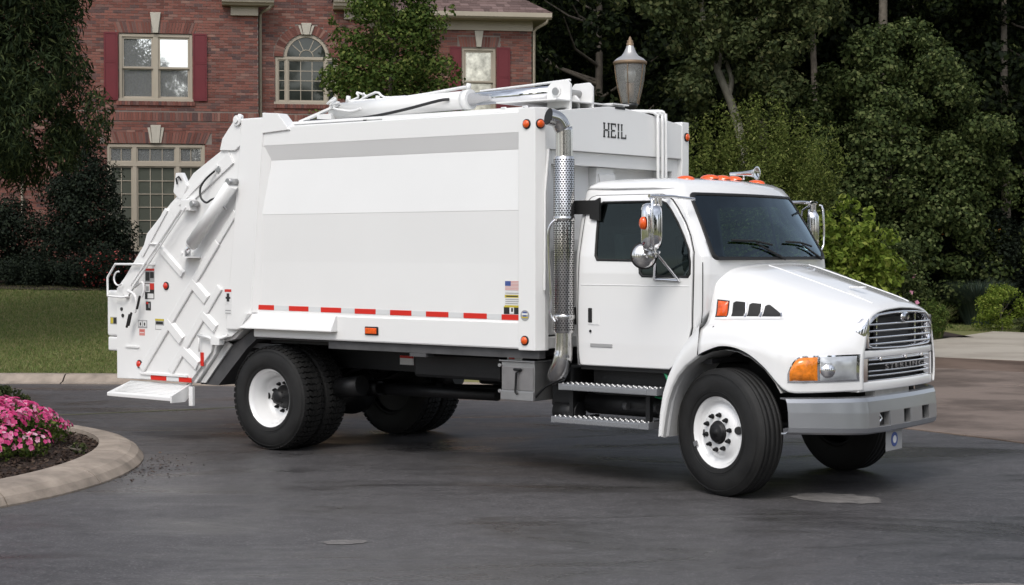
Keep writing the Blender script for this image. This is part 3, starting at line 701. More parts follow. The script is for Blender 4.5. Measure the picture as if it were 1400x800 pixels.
opA = [rect(-3.34, -1.58, 5.60, 7.245), rect(-3.42, -1.50, 7.245, 7.53), rect(-3.64, -1.29, 1.9, 4.56), rect(-3.8, -1.12, 4.56, 4.86), rect(-13, .02, 5.12, 5.34)]
opB = [rect(.43, 1.98, 5.60, 6.79), arch_o(1.205, 6.785, .82), rect(.02, 2.78, 5.12, 5.34)]
opC = [rect(5.37, 6.28, 5.55, 7.34), rect(5.25, 6.40, 7.34, 7.64)]
hoA = [opA[0], opA[2]]; hoB = [opB[0], arch_o(1.205, 6.785, .56)]; hoC = [opC[0]]
row = 0; z = 1.0
while z < 8.6:
    course(-8.2, .012, z, 0, opA, row, hoA); course(.03, 2.775, z, .35, opB, row+1, hoB)
    if z < 7.78: course(2.79, 7.245, z, 2.4, opC, row, hoC)
    row += 1; z += BH + BG
# soldier courses and splayed lintels, brick by brick
x = -8.2
while x < .0:
    brk_face(x, x+.0575, 5.125, 5.335, -.022, 0); x += .0675
x = .03
while x < 2.7:
    brk_face(x, x+.0575, 5.125, 5.335, .328, .35); x += .0675
def lintel(cx, half, z0, z1, y, splay, step=.0675):
    n_ = int(2*half/step); 
    for i in range(n_):
        t = (i+.5)/n_*2-1
        if abs(t)*half < .09: continue
        b = cx + t*half; w = step*.43; tp = b + t*splay; yf = y-.014
        v = [(b-w,yf,z0),(b+w,yf,z0),(tp+w*1.1,yf,z1),(tp-w*1.1,yf,z1)]; v += [(p[0], y, p[2]) for p in v]
        brk.add(v, [(0,1,2,3),(3,2,6,7),(1,0,4,5),(0,3,7,4),(2,1,5,6)])
lintel(-2.46, .92, 7.255, 7.52, 0, .10); lintel(-2.465, 1.2, 4.575, 4.85, 0, .12); lintel(5.825, .5, 7.35, 7.62, 2.4, .06)
for i in range(34):                      # arch over the round-headed window
    t = math.pi*(i+.5)/34
    if abs(t-math.pi/2) < .10: continue
    w = .036; v = []
    for r_, ww in ((.575, .024), (.80, .034)):
        for sg in (-1, 1):
            v.append((1.205 + r_*math.cos(t) - sg*ww*math.sin(t), .336, 6.785 + r_*math.sin(t) + sg*ww*math.cos(t)))
    v = [v[0], v[1], v[3], v[2]]; v += [(p[0], .35, p[2]) for p in v]
    brk.add(v, [(0,1,2,3),(3,2,6,7),(1,0,4,5),(0,3,7,4),(2,1,5,6)])
x = -3.4
while x < -1.52: brk_face(x, x+.0575, 5.5, 5.6, -.05, 0); x += .0675
x = .4
while x < 2.0: brk_face(x, x+.0575, 5.5, 5.6, .30, .35); x += .0675
tag(brk.build('brickwork', 'brick', H, fix=False), kind='stuff'); mor.build('mortar', 'mortar', H, fix=False)
# keystones
def keystone(cx, z0, z1, w0, w1, y, wide=False):
    mb = MB(); mb.prism([(cx-w0/2, z0), (cx+w0/2, z0), (cx+w1/2, z1), (cx-w1/2, z1)], y-.06, y)
    if wide:
        for sg in (-1, 1):
            mb.prism([(cx+sg*(w0/2+.008), z0), (cx+sg*(w0/2+.05), z0), (cx+sg*(w1/2+.075), z1-.06), (cx+sg*(w1/2+.008), z1-.06)], y-.04, y)
    mb.build('keystone', 'stone_cream', H, bevel=.006, seg=1)
keystone(-2.46, 7.26, 7.76, .12, .26, 0); keystone(-2.465, 4.58, 5.02, .16, .25, 0, True); keystone(1.205, 7.33, 7.62, .14, .26, .35, True); keystone(5.825, 7.35, 7.78, .12, .24, 2.4)
# windows
def muntins(w, cols, rows_, x0, x1, z0, z1, y, t=.018):
    for i in range(1, cols):
        x = x0 + (x1-x0)*i/cols; MB().box(x-t/2, x+t/2, y-.012, y+.004, z0, z1).build('muntin', 'trim_tan', w)
    for j in range(1, rows_):
        z = z0 + (z1-z0)*j/rows_; MB().box(x0, x1, y-.0135, y+.0025, z-t/2, z+t/2).build('muntin', 'trim_tan', w)
def sash(w, x0, x1, z0, z1, y, pane='mirror_pane', cols=1, rows_=1, fr=.045, mt='trim_tan'):
    mb = MB(); mb.box(x0, x0+fr, y, y+.05, z0, z1); mb.box(x1-fr, x1, y, y+.05, z0, z1); mb.box(x0+fr, x1-fr, y, y+.05, z0, z0+fr); mb.box(x0+fr, x1-fr, y, y+.05, z1-fr, z1)
    mb.build('sash', mt, w)
    p_ = MB(); dz = random.uniform(-.002, .002)
    p_.add([(x0+fr, y+.03, z0+fr), (x1-fr, y+.03+dz, z0+fr), (x1-fr, y+.03+dz*1.5, z1-fr), (x0+fr, y+.03+dz, z1-fr)], [(0,1,2,3)])
    p_.box(x0+fr, x1-fr, y+.036, y+.04, z0+fr, z1-fr); p_.build('pane', pane, w, fix=False)
    muntins(w, cols, rows_, x0+fr, x1-fr, z0+fr, z1-fr, y+.024)
def frame(x0, x1, z0, z1, y, fw=.07, sill=True, posts=()):
    mb = MB(); mb.box(x0, x0+fw, y-.03, y+.10, z0, z1); mb.box(x1-fw, x1, y-.03, y+.10, z0, z1); mb.box(x0+fw, x1-fw, y-.03, y+.10, z1-fw, z1); mb.box(x0+fw, x1-fw, y-.03, y+.10, z0, z0+fw)
    for a, b in posts: mb.box(a, b, y-.028, y+.10, z0+fw, z1-fw)
    w = mb.build('window', 'trim_tan', H, bevel=.004, seg=1)
    MB().box(x0+.02, x1-.02, y+.101, y+.11, z0+.02, z1-.02).build('room', 'room_dark', w)
    if sill: MB().box(x0-.03, x1+.03, y-.07, y-.031, z0-.01, z0+.05).build('sill', 'trim_tan', w)
    return w
YA, YB, YC = .05, .40, 2.45
w = frame(-3.34, -1.58, 5.61, 7.235, YA, posts=[(-2.52, -2.40)])
for a, b in ((-3.27, -2.52), (-2.40, -1.65)):
    sash(w, a, b, 6.40, 7.165, YA+.0); sash(w, a, b, 5.68, 6.42, YA+.045)
w = frame(-3.64, -1.29, 1.95, 4.55, YA, posts=[(-3.03, -2.93), (-2.0, -1.90)])
MB().box(-3.57, -1.36, YA-.033, YA+.05, 4.02, 4.12).build('transom_bar', 'trim_tan', w)
for (a, b, c1, c2) in ((-3.57, -3.03, 2, 2), (-2.93, -2.0, 3, 3), (-1.90, -1.36, 2, 2)):
    sash(w, a, b, 4.12, 4.48, YA, 'mirror_pane', c1, 1, .03)
    sash(w, a, b, 2.02, 4.02, YA+.01, 'dim_pane', c2, 6, .035)
w = frame(.43, 1.98, 5.61, 6.78, YB, posts=[(.69, .75), (1.66, 1.72)])
for a, b, c in ((.50, .69, 1), (.75, 1.66, 3), (1.72, 1.91, 1)): sash(w, a, b, 5.68, 6.71, YB, 'dark_pane', c, 4, .03)
mb = MB()                                   # round head with fan muntins
ring = []
for k in range(25):
    t = math.pi*k/24; ring.append([(1.205+r_*math.cos(t), y_, 6.79+r_*math.sin(t)) for r_, y_ in ((.48, YB+.08), (.48, YB-.03), (.565, YB-.03), (.565, YB+.11))])
mb.grid(ring, smooth=False); w2 = mb.build('window', 'trim_tan', H)
p_ = MB(); p_.add([(1.205, YB+.035, 6.79)] + [(1.205+.482*math.cos(math.pi*k/24), YB+.035, 6.79+.482*math.sin(math.pi*k/24)) for k in range(25)], [(0, k+1, k+2) for k in range(24)]); p_.build('pane', 'dark_pane', w2, fix=False)
for t in (R(40), R(66), R(114), R(140)): MB().beam((1.205+.17*math.cos(t), YB+.02, 6.79+.17*math.sin(t)), (1.205+.48*math.cos(t), YB+.02, 6.79+.48*math.sin(t)), .02, .02).build('muntin', 'trim_tan', w2)
MB().tube([(1.205+.17*math.cos(math.pi*k/12), YB+.02, 6.79+.17*math.sin(math.pi*k/12)) for k in range(13)], .011, 6).build('muntin', 'trim_tan', w2)
w = frame(5.37, 6.28, 5.56, 7.33, YC)
sash(w, 5.44, 6.21, 6.42, 7.26, YC, 'soft_pane'); sash(w, 5.44, 6.21, 5.63, 6.44, YC+.045, 'soft_pane')
mat('blind_behind', (.5, .47, .41), .8)
def shutter(x0, x1, z0, z1, y):
    mb = MB(); mb.box(x0, x1, y-.045, y-.02, z0, z1); fr = .045; zm = z0 + (z1-z0)*.56
    for a, b in ((z0+.05, zm-.025), (zm+.025, z1-.05)):
        mb.prism([(x0+fr, a), (x1-fr, a), (x1-fr, b), (x0+fr, b)], y-.052, y-.046)
    for a, b in ((x0, x0+fr-.012), (x1-fr+.012, x1)): mb.box(a, b, y-.058, y-.046, z0, z1)
    for a, b in ((z0, z0+.04), (zm-.02, zm+.02), (z1-.04, z1)): mb.box(x0+fr-.011, x1-fr+.011, y-.0575, y-.046, a, b)
    mb.build('shutter', 'shutter_red', H)
shutter(-3.69, -3.36, 5.62, 7.26, 0); shutter(-1.56, -1.23, 5.62, 7.26, 0); shutter(5.05, 5.35, 5.56, 7.35, 2.4); shutter(6.30, 6.66, 5.56, 7.35, 2.4)
# cornice returns with little roofs, frieze blocks
def cornice(x0, x1, z0, z1, y, bx0, bx1, bz0):
    mb = MB(); prof = [(y, z0), (y-.30, z0), (y-.34, z0+.05), (y-.40, z0+.06), (y-.42, z1-.05), (y-.48, z1-.04), (y-.48, z1), (y, z1)]
    mb.prism(prof, x0, x1, 'yz'); mb.build('cornice', 'trim_tan', H)
    MB().prism([(y-.5, z1+.002), (y, z1+.002), (y, z1+.16)], x0-.03, x1+.03, 'yz').build('cornice_roof', 'shingle', H)
    MB().box(bx0, bx1, y-.10, y, bz0, z0-.003).build('cornice_block', 'trim_tan', H, bevel=.004, seg=1)
cornice(-.86, .40, 7.95, 8.15, 0, -.65, .019, 7.72); cornice(1.86, 2.84, 7.96, 8.15, .35, 2.14, 2.77, 7.73)
# frieze, eave, gutter and hipped roof of the right wing
MB().box(2.785, 7.27, 2.33, 2.4, 7.79, 8.045).build('frieze', 'trim_tan', H)
MB().box(2.785, 7.62, 1.98, 9.4, 8.047, 8.09).build('soffit', 'trim_tan', H)
MB().prism([(1.98, 8.05), (1.90, 8.05), (1.84, 8.10), (1.84, 8.215), (1.87, 8.22), (1.98, 8.22)], 2.785, 7.70, 'yz').build('gutter', 'trim_tan', H)
rf = MB(); sl = .62; x1 = 7.70
ridge_y = 5.6; rz = 8.2 + (ridge_y-1.88)*sl
rf.add([(2.0, 1.88, 8.2), (x1, 1.88, 8.2), (x1-3.7*.9, ridge_y, rz), (2.0, ridge_y, rz), (x1, 9.4, 8.2)], [(0,1,2,3), (1,4,2)])
roof = rf.build('roof', 'shingle', H, fix=False)
sh = MB(); j = 0; t = 0.
while t < 3.7:
    y0, z0 = 1.86+t, 8.215+t*sl; x = 2.78 - (j % 2)*.13 - random.random()*.05; xr = x1 + .02 - t*.9
    while x < xr:
        w_ = random.choice((.15, .22, .3)); xe = min(x+w_, xr)
        th = .012 + random.uniform(0, .008)
        sh.add([(x+.003, y0, z0+th), (xe-.003, y0, z0+th), (min(xe-.003, xr-.13), y0+.15, z0+.15*sl+.004), (min(x+.003, xr-.15), y0+.15, z0+.15*sl+.004), (x+.003, y0, z0-.005), (xe-.003, y0, z0-.005)], [(0,1,2,3), (4,5,1,0)]); x = xe
    t += .14; j += 1
tag(sh.build('shingles', 'shingle', roof, fix=False), kind='stuff')
# upper roofs (above the picture)
MB().prism([(-13.3, 10.9), (-6.3, 14.8), (.4, 10.9)], -.35, 8, 'xz').build('roof', 'shingle', H)
def spout(pts, r=.04): MB().tube(pts, r, 8).build('downspout', 'trim_tan', H, fix=False)
spout([(.36, -.3, 8.0), (.30, -.25, 7.90), (.11, .2, 7.86), (.07, .27, 7.78), (.07, .27, 1.3)]); spout([(7.6, 1.92, 8.08), (7.58, 1.95, 7.98), (7.36, 2.3, 7.86), (7.31, 2.36, 7.78), (7.31, 2.36, 1.0)]); spout([(-5.63, -.06, 3.9), (-5.63, -.06, 1.2)], .03)

# ------------------------------------------------------------------ street lantern
L = empty('street_lamp', (1.66, 24, .0), 0, 'acorn-shaped glass lantern with a pointed metal cap on a post behind the truck', 'street lamp')
MB().lathe([(.16, 0), (.16, .12), (.11, .2), (.11, .7), (.075, .8), (.055, 1.0), (.045, 3.7), (.07, 3.76), (.05, 3.82), (.05, 3.95), (.11, 4.0), (.12, 4.05), (.0, 4.06)], 20, 'z').build('post', 'post_black', L)
MB().lathe([(.115, 4.06), (.13, 4.10), (.165, 4.22), (.20, 4.38), (.218, 4.52), (.222, 4.60)], 28, 'z').build('globe', 'lantern_glass', L, fix=False)
for k in range(6):
    a = k*math.pi/3+.3; MB().tube([(r_*math.cos(a), r_*math.sin(a), z_) for r_, z_ in ((.13, 4.04), (.145, 4.12), (.178, 4.24), (.208, 4.39), (.226, 4.52), (.229, 4.60))], .007, 6).build('rib', 'lamp_iron', L, fix=False)
MB().lathe([(.225, 4.595), (.238, 4.60), (.240, 4.635), (.225, 4.645)], 28, 'z').build('collar', 'lamp_iron', L)
MB().lathe([(.226, 4.645), (.19, 4.68), (.12, 4.72), (.085, 4.77), (.06, 4.83), (.05, 4.86)], 28, 'z').build('cap', 'lamp_top', L)
MB().lathe([(.05, 4.86), (.052, 4.90), (.035, 4.905), (.045, 4.93), (.02, 4.95), (.022, 4.965), (.0, 5.0)], 16, 'z').build('finial', 'lamp_iron', L)
MB().cyl((0, 0, 4.07), (0, 0, 4.34), .05, .06, 14).build('lamp_socket', 'lamp_iron', L); MB().lathe([(.0, 4.34), (.06, 4.36), (.085, 4.45), (.07, 4.54), (0, 4.58)], 16, 'z').build('bulb', 'clear_lens', L)
# ------------------------------------------------------------------ the garbage truck (x forward, right side at -y, origin under the front axle)
T = empty('garbage_truck', (2.407, 14.66, 0), R(-38.16), 'white rear-loading garbage truck with a long white body, chrome grille and tall perforated exhaust stack', 'garbage truck')
WB, TR = 5.2126, .52
def tp(name, mb, m, parent=None, bevel=0, seg=2, **k): return mb.build(name, m, parent or T, bevel, seg, **k)
# ---- wheels: local frame has the axle along y, outer face toward -y
def wheel(front, x, y, flip, steer=0, dual=False):
    # rim
    mb = MB()
    if front:
        prof = [(.298, -.135), (.292, -.128), (.270, -.118), (.262, -.10), (.252, -.085), (.235, -.075), (.215, -.078), (.195, -.098), (.175, -.112), (.150, -.120), (.0, -.120)]
    else:
        prof = [(.298, -.135), (.292, -.128), (.270, -.115), (.262, -.09), (.25, -.055), (.235, -.02), (.225, .03), (.205, .065), (.18, .078), (.14, .085), (0, .085)]
    mb.lathe(prof, 64); bar_ = MB(); bar_.lathe([(.297, -.12), (.297, .13), (.27, .128), (.262, .09)], 48)
    bar_.disc((0, (-.055 if front else .094), 0), .26, (0, 1, 0), 32, .006)
    rim = tp('wheel', mb, 'cab_paint'); rim.location = (x, y, TR); rim.rotation_euler = (0, 0, (math.pi if flip else 0) + steer)
    bar_.build('rim_barrel', 'chassis_black', rim, fix=False)
    # tyre
    ty = MB(); W = .139
    side = [(.292, -W+.006), (.300, -W-.002), (.315, -W-.004), (.36, -W-.012), (.41, -W-.014), (.455, -W-.004), (.488, -W+.012), (.504, -W+.022), (.514, -W+.040)]
    if front: tread = [(.519, -.098), (.519, -.082), (.508, -.080), (.508, -.070), (.52, -.068), (.52, -.034), (.509, -.032), (.509, -.022), (.521, -.020), (.521, .020), (.509, .022), (.509, .032), (.52, .034), (.52, .068), (.508, .070), (.508, .080), (.519, .082), (.519, .098)]
    else: tread = [(.507, -.10), (.507, .10)]
    prof = side + tread + [(a, -b) for a, b in side[::-1]]; ty.lathe(prof, 72)
    for r_ in (.332, .348, .475): ty.lathe([(r_-.003, -W-.0075-(.002 if r_ > .4 else 0)), (r_, -W-.0135), (r_+.003, -W-.0085)], 72)
    tyre = ty.build('tyre', 'rubber', rim, fix=False)
    if not front:
        tr_ = MB()
        for k in range(52):
            a = 2*math.pi*k/52
            for (y0, y1, sk) in ((-.137, -.085, .0), (-.075, -.028, .35), (-.020, .020, .0), (.028, .075, -.35), (.085, .137, 0)):
                da = 2*math.pi/52*.36; vs = []
                for rr in (.500, .524 if abs(y0+y1) < .2 else .519):
                    for yy, aa in ((y0, a-da+sk*.05), (y1, a-da-sk*.05), (y1, a+da-sk*.05), (y0, a+da+sk*.05)):
                        r2 = rr-(.012 if rr > .51 and abs(yy) > .13 else 0); vs.append((r2*math.cos(aa), yy, r2*math.sin(aa)))
                tr_.add(vs, [(4,5,6,7), (0,1,5,4), (1,2,6,5), (2,3,7,6), (3,0,4,7)])
        tag(tr_.build('tread', 'rubber', rim, fix=False), kind='stuff')
    # hub and nuts
    hb = MB()
    if front: hb.lathe([(.098, -.112), (.095, -.124), (.088, -.127), (.080, -.135), (.078, -.150), (.066, -.153), (.06, -.156), (.028, -.157), (.026, -.163), (0, -.164)], 28)
    else: hb.lathe([(.12, .08), (.11, .06), (.088, .05), (.082, .0), (.070, -.008), (.066, -.03), (.03, -.035), (0, -.035)], 28)
    hub = hb.build('hub', 'chassis_black', rim)
    yb = -.12 if front else .082
    nut = None
    for k in range(10):
        a = 2*math.pi*(k+.3)/10; c = (.1425*math.cos(a), yb, .1425*math.sin(a)); n_ = MB()
        n_.cyl((0, 0, 0), (0, -.012, 0), .021, .021, 6); n_.cyl((0, -.012, 0), (0, -.034, 0), .0165, .014, 6); n_.cyl((0, -.034, 0), (0, -.044, 0), .008, .008, 8)
        if nut is None: nut = n_.build('lug_nut', 'chassis_black', rim, fix=False); q = nut
        else: q = nut.copy(); COL.objects.link(q); q.parent = rim
        q.location = c
    if front:
        for a in (R(8), R(188)): MB().disc((.208*math.cos(a), -.0905, .208*math.sin(a)), .033, (math.cos(a)*.55, -1, math.sin(a)*.55), 20, .012).build('hand_hole', 'black_gap', rim, fix=False)
        MB().box(-.30, -.262, -.148, -.134, -.02, .02, Matrix.Rotation(R(-24), 4, 'Y')).build('balance_weight', 'aluminium', rim)
    else:
        for a in (R(62), R(-62), R(180)): MB().disc((.205*math.cos(a), .060, .205*math.sin(a)), .030, (math.cos(a)*.5, -1, math.sin(a)*.5), 20, .012).build('hand_hole', 'black_gap', rim, fix=False)
        hb = MB()
        for k in range(8):
            a = 2*math.pi*k/8; hb.cyl((.074*math.cos(a), .0, .074*math.sin(a)), (.074*math.cos(a), -.014, .074*math.sin(a)), .010, .010, 6)
        tag(hb.build('axle_bolts', 'chassis_black', rim, fix=False), kind='stuff')
    return rim
ST = R(-17)
wheel(True, .0, -1.02, False, ST); wheel(True, .0, 1.02, True, ST)
wheel(False, -WB, -1.055, False); wheel(False, -WB, -.74, False); wheel(False, -WB, .74, True); wheel(False, -WB, 1.055, True)

# ---- cab shell: stacked outlines
ZS = [1.0, 1.2, 1.36, 1.5, 1.8, 1.95, 2.2, 2.42, 2.50, 2.555, 2.595, 2.62, 2.635]
WS = [1.03, 1.045, 1.05, 1.055, 1.058, 1.050, 1.003, .955, .93, .895, .82, .66, .35]
XR = [-1.56, -1.56, -1.56, -1.56, -1.56, -1.56, -1.555, -1.545, -1.54, -1.53, -1.49, -1.38, -1.2]
XF = [-.56, -.38, -.30, -.22, -.21, -.225, -.36, -.49, -.535, -.575, -.64, -.74, -.9]
BU = [0, 0, 0, .02, .12, .15, .15, .14, .14, .14, .13, .10, .05]
itp = lambda arr, z: float(np.interp(z, ZS, arr))
wid, xrear, xfront, bulge = (lambda z: itp(WS, z)), (lambda z: itp(XR, z)), (lambda z: itp(XF, z)), (lambda z: itp(BU, z))
WINP = [(-.70,1.768),(-.37,1.768),(-.345,1.80),(-.345,1.90),(-.365,2.0),(-.43,2.12),(-.50,2.23),(-.585,2.34),(-.645,2.40),(-.70,2.42),(-1.30,2.42),(-1.345,2.385),(-1.335,2.12),(-1.325,1.95),(-1.30,1.905),(-.90,1.90),(-.87,1.88),(-.86,1.80),(-.83,1.77)]
def offset_poly(P_, d):       # counter-clockwise polygon moved inward by d
    out = []; n_ = len(P_)
    for i in range(n_):
        a, b_, c = Vector(P_[i-1]), Vector(P_[i]), Vector(P_[(i+1) % n_]); e1 = (b_-a).normalized(); e2 = (c-b_).normalized()
        n1, n2 = Vector((-e1.y, e1.x)), Vector((-e2.y, e2.x)); out.append(tuple(b_ + (n1+n2)*d/(1+n1.dot(n2))))
    return out
def inside(P_, x, y):
    c = False; j = len(P_)-1
    for i in range(len(P_)):
        if (P_[i][1] > y) != (P_[j][1] > y) and x < (P_[j][0]-P_[i][0])*(y-P_[i][1])/(P_[j][1]-P_[i][1])+P_[i][0]: c = not c
        j = i
    return c
WIN_IN = offset_poly(WINP, .012)
def xfr(z, y): return xfront(z) + bulge(z)*(1-(y/wid(z))**2)
rows = []
zz = sorted(set(ZS + [1.1, 1.65, 2.53, 2.58, 2.61] + [round(float(q), 4) for q in np.linspace(1.74, 2.49, 61)]))
for z in zz:
    w, xr, xf = wid(z), xrear(z), xfront(z); r_ = []; rc = .07
    # right side from rear to front, then front, left side, rear
    for x in np.linspace(xr+rc, xf-rc*.6, 60): r_.append((x, -w, z))
    for t in (.25, .5, .75): r_.append((xf-rc*.6 + rc*.6*math.sin(t*math.pi/2), -w+.045*(1-math.cos(t*math.pi/2)), z))
    for y in np.linspace(-w+.05, w-.05, 61): r_.append((xfr(z, y), y, z))
    for t in (.75, .5, .25): r_.append((xf-rc*.6 + rc*.6*math.sin(t*math.pi/2), w-.045*(1-math.cos(t*math.pi/2)), z))
    for x in np.linspace(xf-rc*.6, xr+rc, 60): r_.append((x, w, z))
    for t in (.25, .5, .75): r_.append((xr+rc-rc*math.sin(t*math.pi/2), w-rc*(1-math.cos(t*math.pi/2)), z))
    for y in np.linspace(w-rc, -w+rc, 7): r_.append((xr, y, z))
    for t in (.75, .5, .25): r_.append((xr+rc-rc*math.sin(t*math.pi/2), -w+rc*(1-math.cos(t*math.pi/2)), z))
    r_.append(r_[0]); rows.append(r_)
cb = MB().grid(rows); n_ = len(rows[0])-1; o_ = len(cb.v)
cb.add(rows[-1][:n_], [tuple(range(n_))], True); cb.add(rows[0][:n_], [tuple(range(n_))[::-1]])
kf = []; km = []; ks = []
for f, m_, s_ in zip(cb.f, cb.m, cb.sm):
    if len(f) == 4:
        c = sum((Vector(cb.v[i]) for i in f), Vector())/4; w = wid(c.z)
        if abs(abs(c.y)-w) < .02 and inside(WIN_IN, c.x, c.z): continue
        if c.x > xfront(c.z)-.03 and abs(c.y) < (w-.075)*.975 and 1.94 < c.z < 2.462: continue
    kf.append(f); km.append(m_); ks.append(s_)
cb.f, cb.m, cb.sm = kf, km, ks
cab_ = tp('cab', cb, ['cab_paint', 'cab_trim']); so = cab_.modifiers.new('solid', 'SOLIDIFY'); so.thickness = .018; so.offset = -1; so.material_offset = 1; so.material_offset_rim = 1
# roof drip lip above the door and windshield
MB().tube([(-1.50, -.905, 2.53), (-1.2, -.927, 2.532), (-.8, -.925, 2.53), (-.60, -.91, 2.52)], .011, 8).build('drip_rail', 'cab_paint', cab_)
# panels that follow the cab's side
def side_panel(rows_z, off, thick=.02, side=-1, nx=10, hole=None):
    """rows_z: (z, x0, x1); a panel standing `off` proud of the cab side"""
    mb = MB(); F_ = []; B_ = []
    for z, x0, x1 in rows_z:
        F_.append([(x, side*(wid(z)+off), z) for x in np.linspace(x0, x1, nx)]); B_.append([(x, side*(wid(z)+off-thick), z) for x in np.linspace(x0, x1, nx)])
    mb.grid(F_)
    if hole:
        keep = [k for k, f in enumerate(mb.f) if not inside(hole, sum(mb.v[i][0] for i in f)/4, sum(mb.v[i][2] for i in f)/4)]
        mb.f = [mb.f[k] for k in keep]; mb.m = [mb.m[k] for k in keep]; mb.sm = [mb.sm[k] for k in keep]
    ring = lambda G: [G[0][j] for j in range(nx)] + [G[i][-1] for i in range(1, len(G))] + [G[-1][j] for j in range(nx-2, -1, -1)] + [G[i][0] for i in range(len(G)-2, 0, -1)]
    a, b = ring(F_), ring(B_); m_ = len(a); mb.add(a+b, [(i, (i+1) % m_, m_+(i+1) % m_, m_+i) for i in range(m_)], False); return mb
def fill(rows_z, n_=14):
    zs = [r[0] for r in rows_z]; out = []
    for z in np.unique(np.concatenate([np.linspace(zs[0], zs[-1], n_), zs])): out.append((float(z), float(np.interp(z, zs, [r[1] for r in rows_z])), float(np.interp(z, zs, [r[2] for r in rows_z]))))
    return out
door_rows = [(1.005, -1.47, -.58), (1.012, -1.49, -.56), (1.10, -1.50, -.46), (1.21, -1.50, -.385), (1.36, -1.50, -.345), (1.66, -1.49, -.335), (1.8, -1.485, -.33), (1.98, -1.48, -.335), (2.12, -1.475, -.385), (2.23, -1.47, -.445), (2.36, -1.465, -.545), (2.42, -1.46, -.60), (2.455, -1.43, -.66), (2.47, -1.38, -.72)]
for sd_ in (-1, 1):
    door = side_panel(fill(door_rows, 90), .012, .03, sd_, 80, WIN_IN).build('door', 'cab_paint', T)
    # dark shut line just outside the door
    MB().tube([(x, sd_*(wid(z)+.001), z) for z, x in [(z, x0-.008) for z, x0, x1 in fill(door_rows, 26)]] + [(x, sd_*(wid(z)+.001), z) for z, x in [(z, x1+.008) for z, x0, x1 in fill(door_rows, 26)[::-1]]] , .0055, 6).build('door_gap', 'black_gap', cab_, fix=False)
    sp = lambda P_, o: [(x, sd_*(wid(z)+o), z) for x, z in P_]
    dn = []
    for i in range(len(WINP)):                       # densify the outline so that it follows the side
        a, b_ = Vector(WINP[i]), Vector(WINP[(i+1) % len(WINP)]); k = max(1, int((b_-a).length/.06)); dn += [tuple(a.lerp(b_, t/k)) for t in range(k)]
    dn2 = []
    inn = offset_poly(WINP, .021)
    for i in range(len(WINP)):
        a, b_ = Vector(inn[i]), Vector(inn[(i+1) % len(WINP)]); k = max(1, int((Vector(WINP[(i+1) % len(WINP)])-Vector(WINP[i])).length/.06)); dn2 += [tuple(a.lerp(b_, t/k)) for t in range(k)]
    cl = lambda L_: L_ + [L_[0]]
    MB().grid([cl(sp(dn, .0125)), cl(sp([tuple(Vector(p_).lerp(Vector(q_), .2)) for p_, q_ in zip(dn, dn2)], .019)), cl(sp([tuple(Vector(p_).lerp(Vector(q_), .8)) for p_, q_ in zip(dn, dn2)], .019)), cl(sp(dn2, .0)), cl(sp(dn2, -.03))]).build('window_seal', 'black_gap', door, fix=False)
    gi = [z for x, z in WINP]; zs_g = np.linspace(1.775, 2.415, 24); gr_ = []
    big_ = [(1.775, -.84, -.35), (1.90, -.88, -.35), (1.905, -1.305, -.352), (2.0, -1.32, -.37), (2.12, -1.332, -.435), (2.23, -1.336, -.505), (2.34, -1.340, -.59), (2.395, -1.325, -.65), (2.41, -1.30, -.70)]
    side_panel(fill(big_, 24), .004, .003, sd_, 16).build('door_glass', 'side_glass', door, fix=False)
    gl = fill([(1.80, -.70, 0), (2.40, -.78, 0)], 8)
    MB().tube([(x, sd_*(wid(z)+.010), z) for z, x, _ in gl], .012, 6).build('vent_bar', 'black_gap', door, fix=False)
    # handle recess, lock, slot
    MB().tube([(-1.36, sd_*(wid(1.45)+.014), 1.38), (-1.36, sd_*(wid(1.45)+.014), 1.50)], .028, 8).build('handle_recess', 'decal_grey', door) if False else None
    MB().box(-1.385, -1.345, sd_*(wid(1.45)+.022), sd_*(wid(1.45)+.005), 1.375, 1.50).build('door_handle', 'black_gap', door, bevel=.006)
    MB().box(-1.39, -1.27, sd_*(wid(1.45)+.0135), sd_*(wid(1.45)+.006), 1.355, 1.52).build('handle_recess', 'cab_paint', door, bevel=.007)
    MB().disc((-1.365, sd_*(wid(1.3)+.014), 1.30), .012, (0, 1, 0), 12, .01).build('door_lock', 'black_gap', door)
    MB().box(-1.37, -1.14, sd_*(wid(1.2)+.0165), sd_*(wid(1.2)+.005), 1.165, 1.195).build('door_slot', 'decal_grey', door, bevel=.003)
    # door skin crease below the window
    MB().tube([(x, sd_*(wid(1.7)+.0095), 1.70) for x in np.linspace(-1.46, -.36, 10)], .006, 6).build('door_crease', 'cab_paint', door, fix=False)
# windshield
def ws_point(u, v, off):   # u -1..1 across, v 0..1 up
    z = 1.925 + v*(2.475-1.925); hw = (wid(z)-.075) ; y = u*hw; return (xfr(z, y) + off*.9, y, z + off*.35)
def ws(off, m, s_=1., sv=0.):
    nu, nv = 25, 12; rows_ = []
    for j in range(nv+1):
        v = sv + (1-2*sv)*j/nv; k = 1 - .05*max(0, (abs(v-.5)-.42)/.08)**2
        rows_.append([ws_point(u*s_*k, v, off) for u in np.linspace(-1, 1, nu)])
    return MB().grid(rows_)
def wring(hu, v0, v1, off, r_=.09):     # rounded outline of the screen
    out = []
    for cx_, cv_, a0 in ((1, 1, 0), (-1, 1, 90), (-1, 0, 180), (1, 0, 270)):
        for k in range(7):
            a = R(a0 + 15*k); out.append((cx_*(hu-r_*.75) + r_*.75*math.cos(a), (v1-r_ if cv_ else v0+r_) + r_*math.sin(a)))
    dens = []
    for i in range(len(out)):
        a, b_ = Vector(out[i]), Vector(out[(i+1) % len(out)]); k = 14 if i % 7 == 6 else 1; dens += [tuple(a.lerp(b_, t/k)) for t in range(k)]
    return [ws_point(u, v, off) for u, v in dens + [dens[0]]]
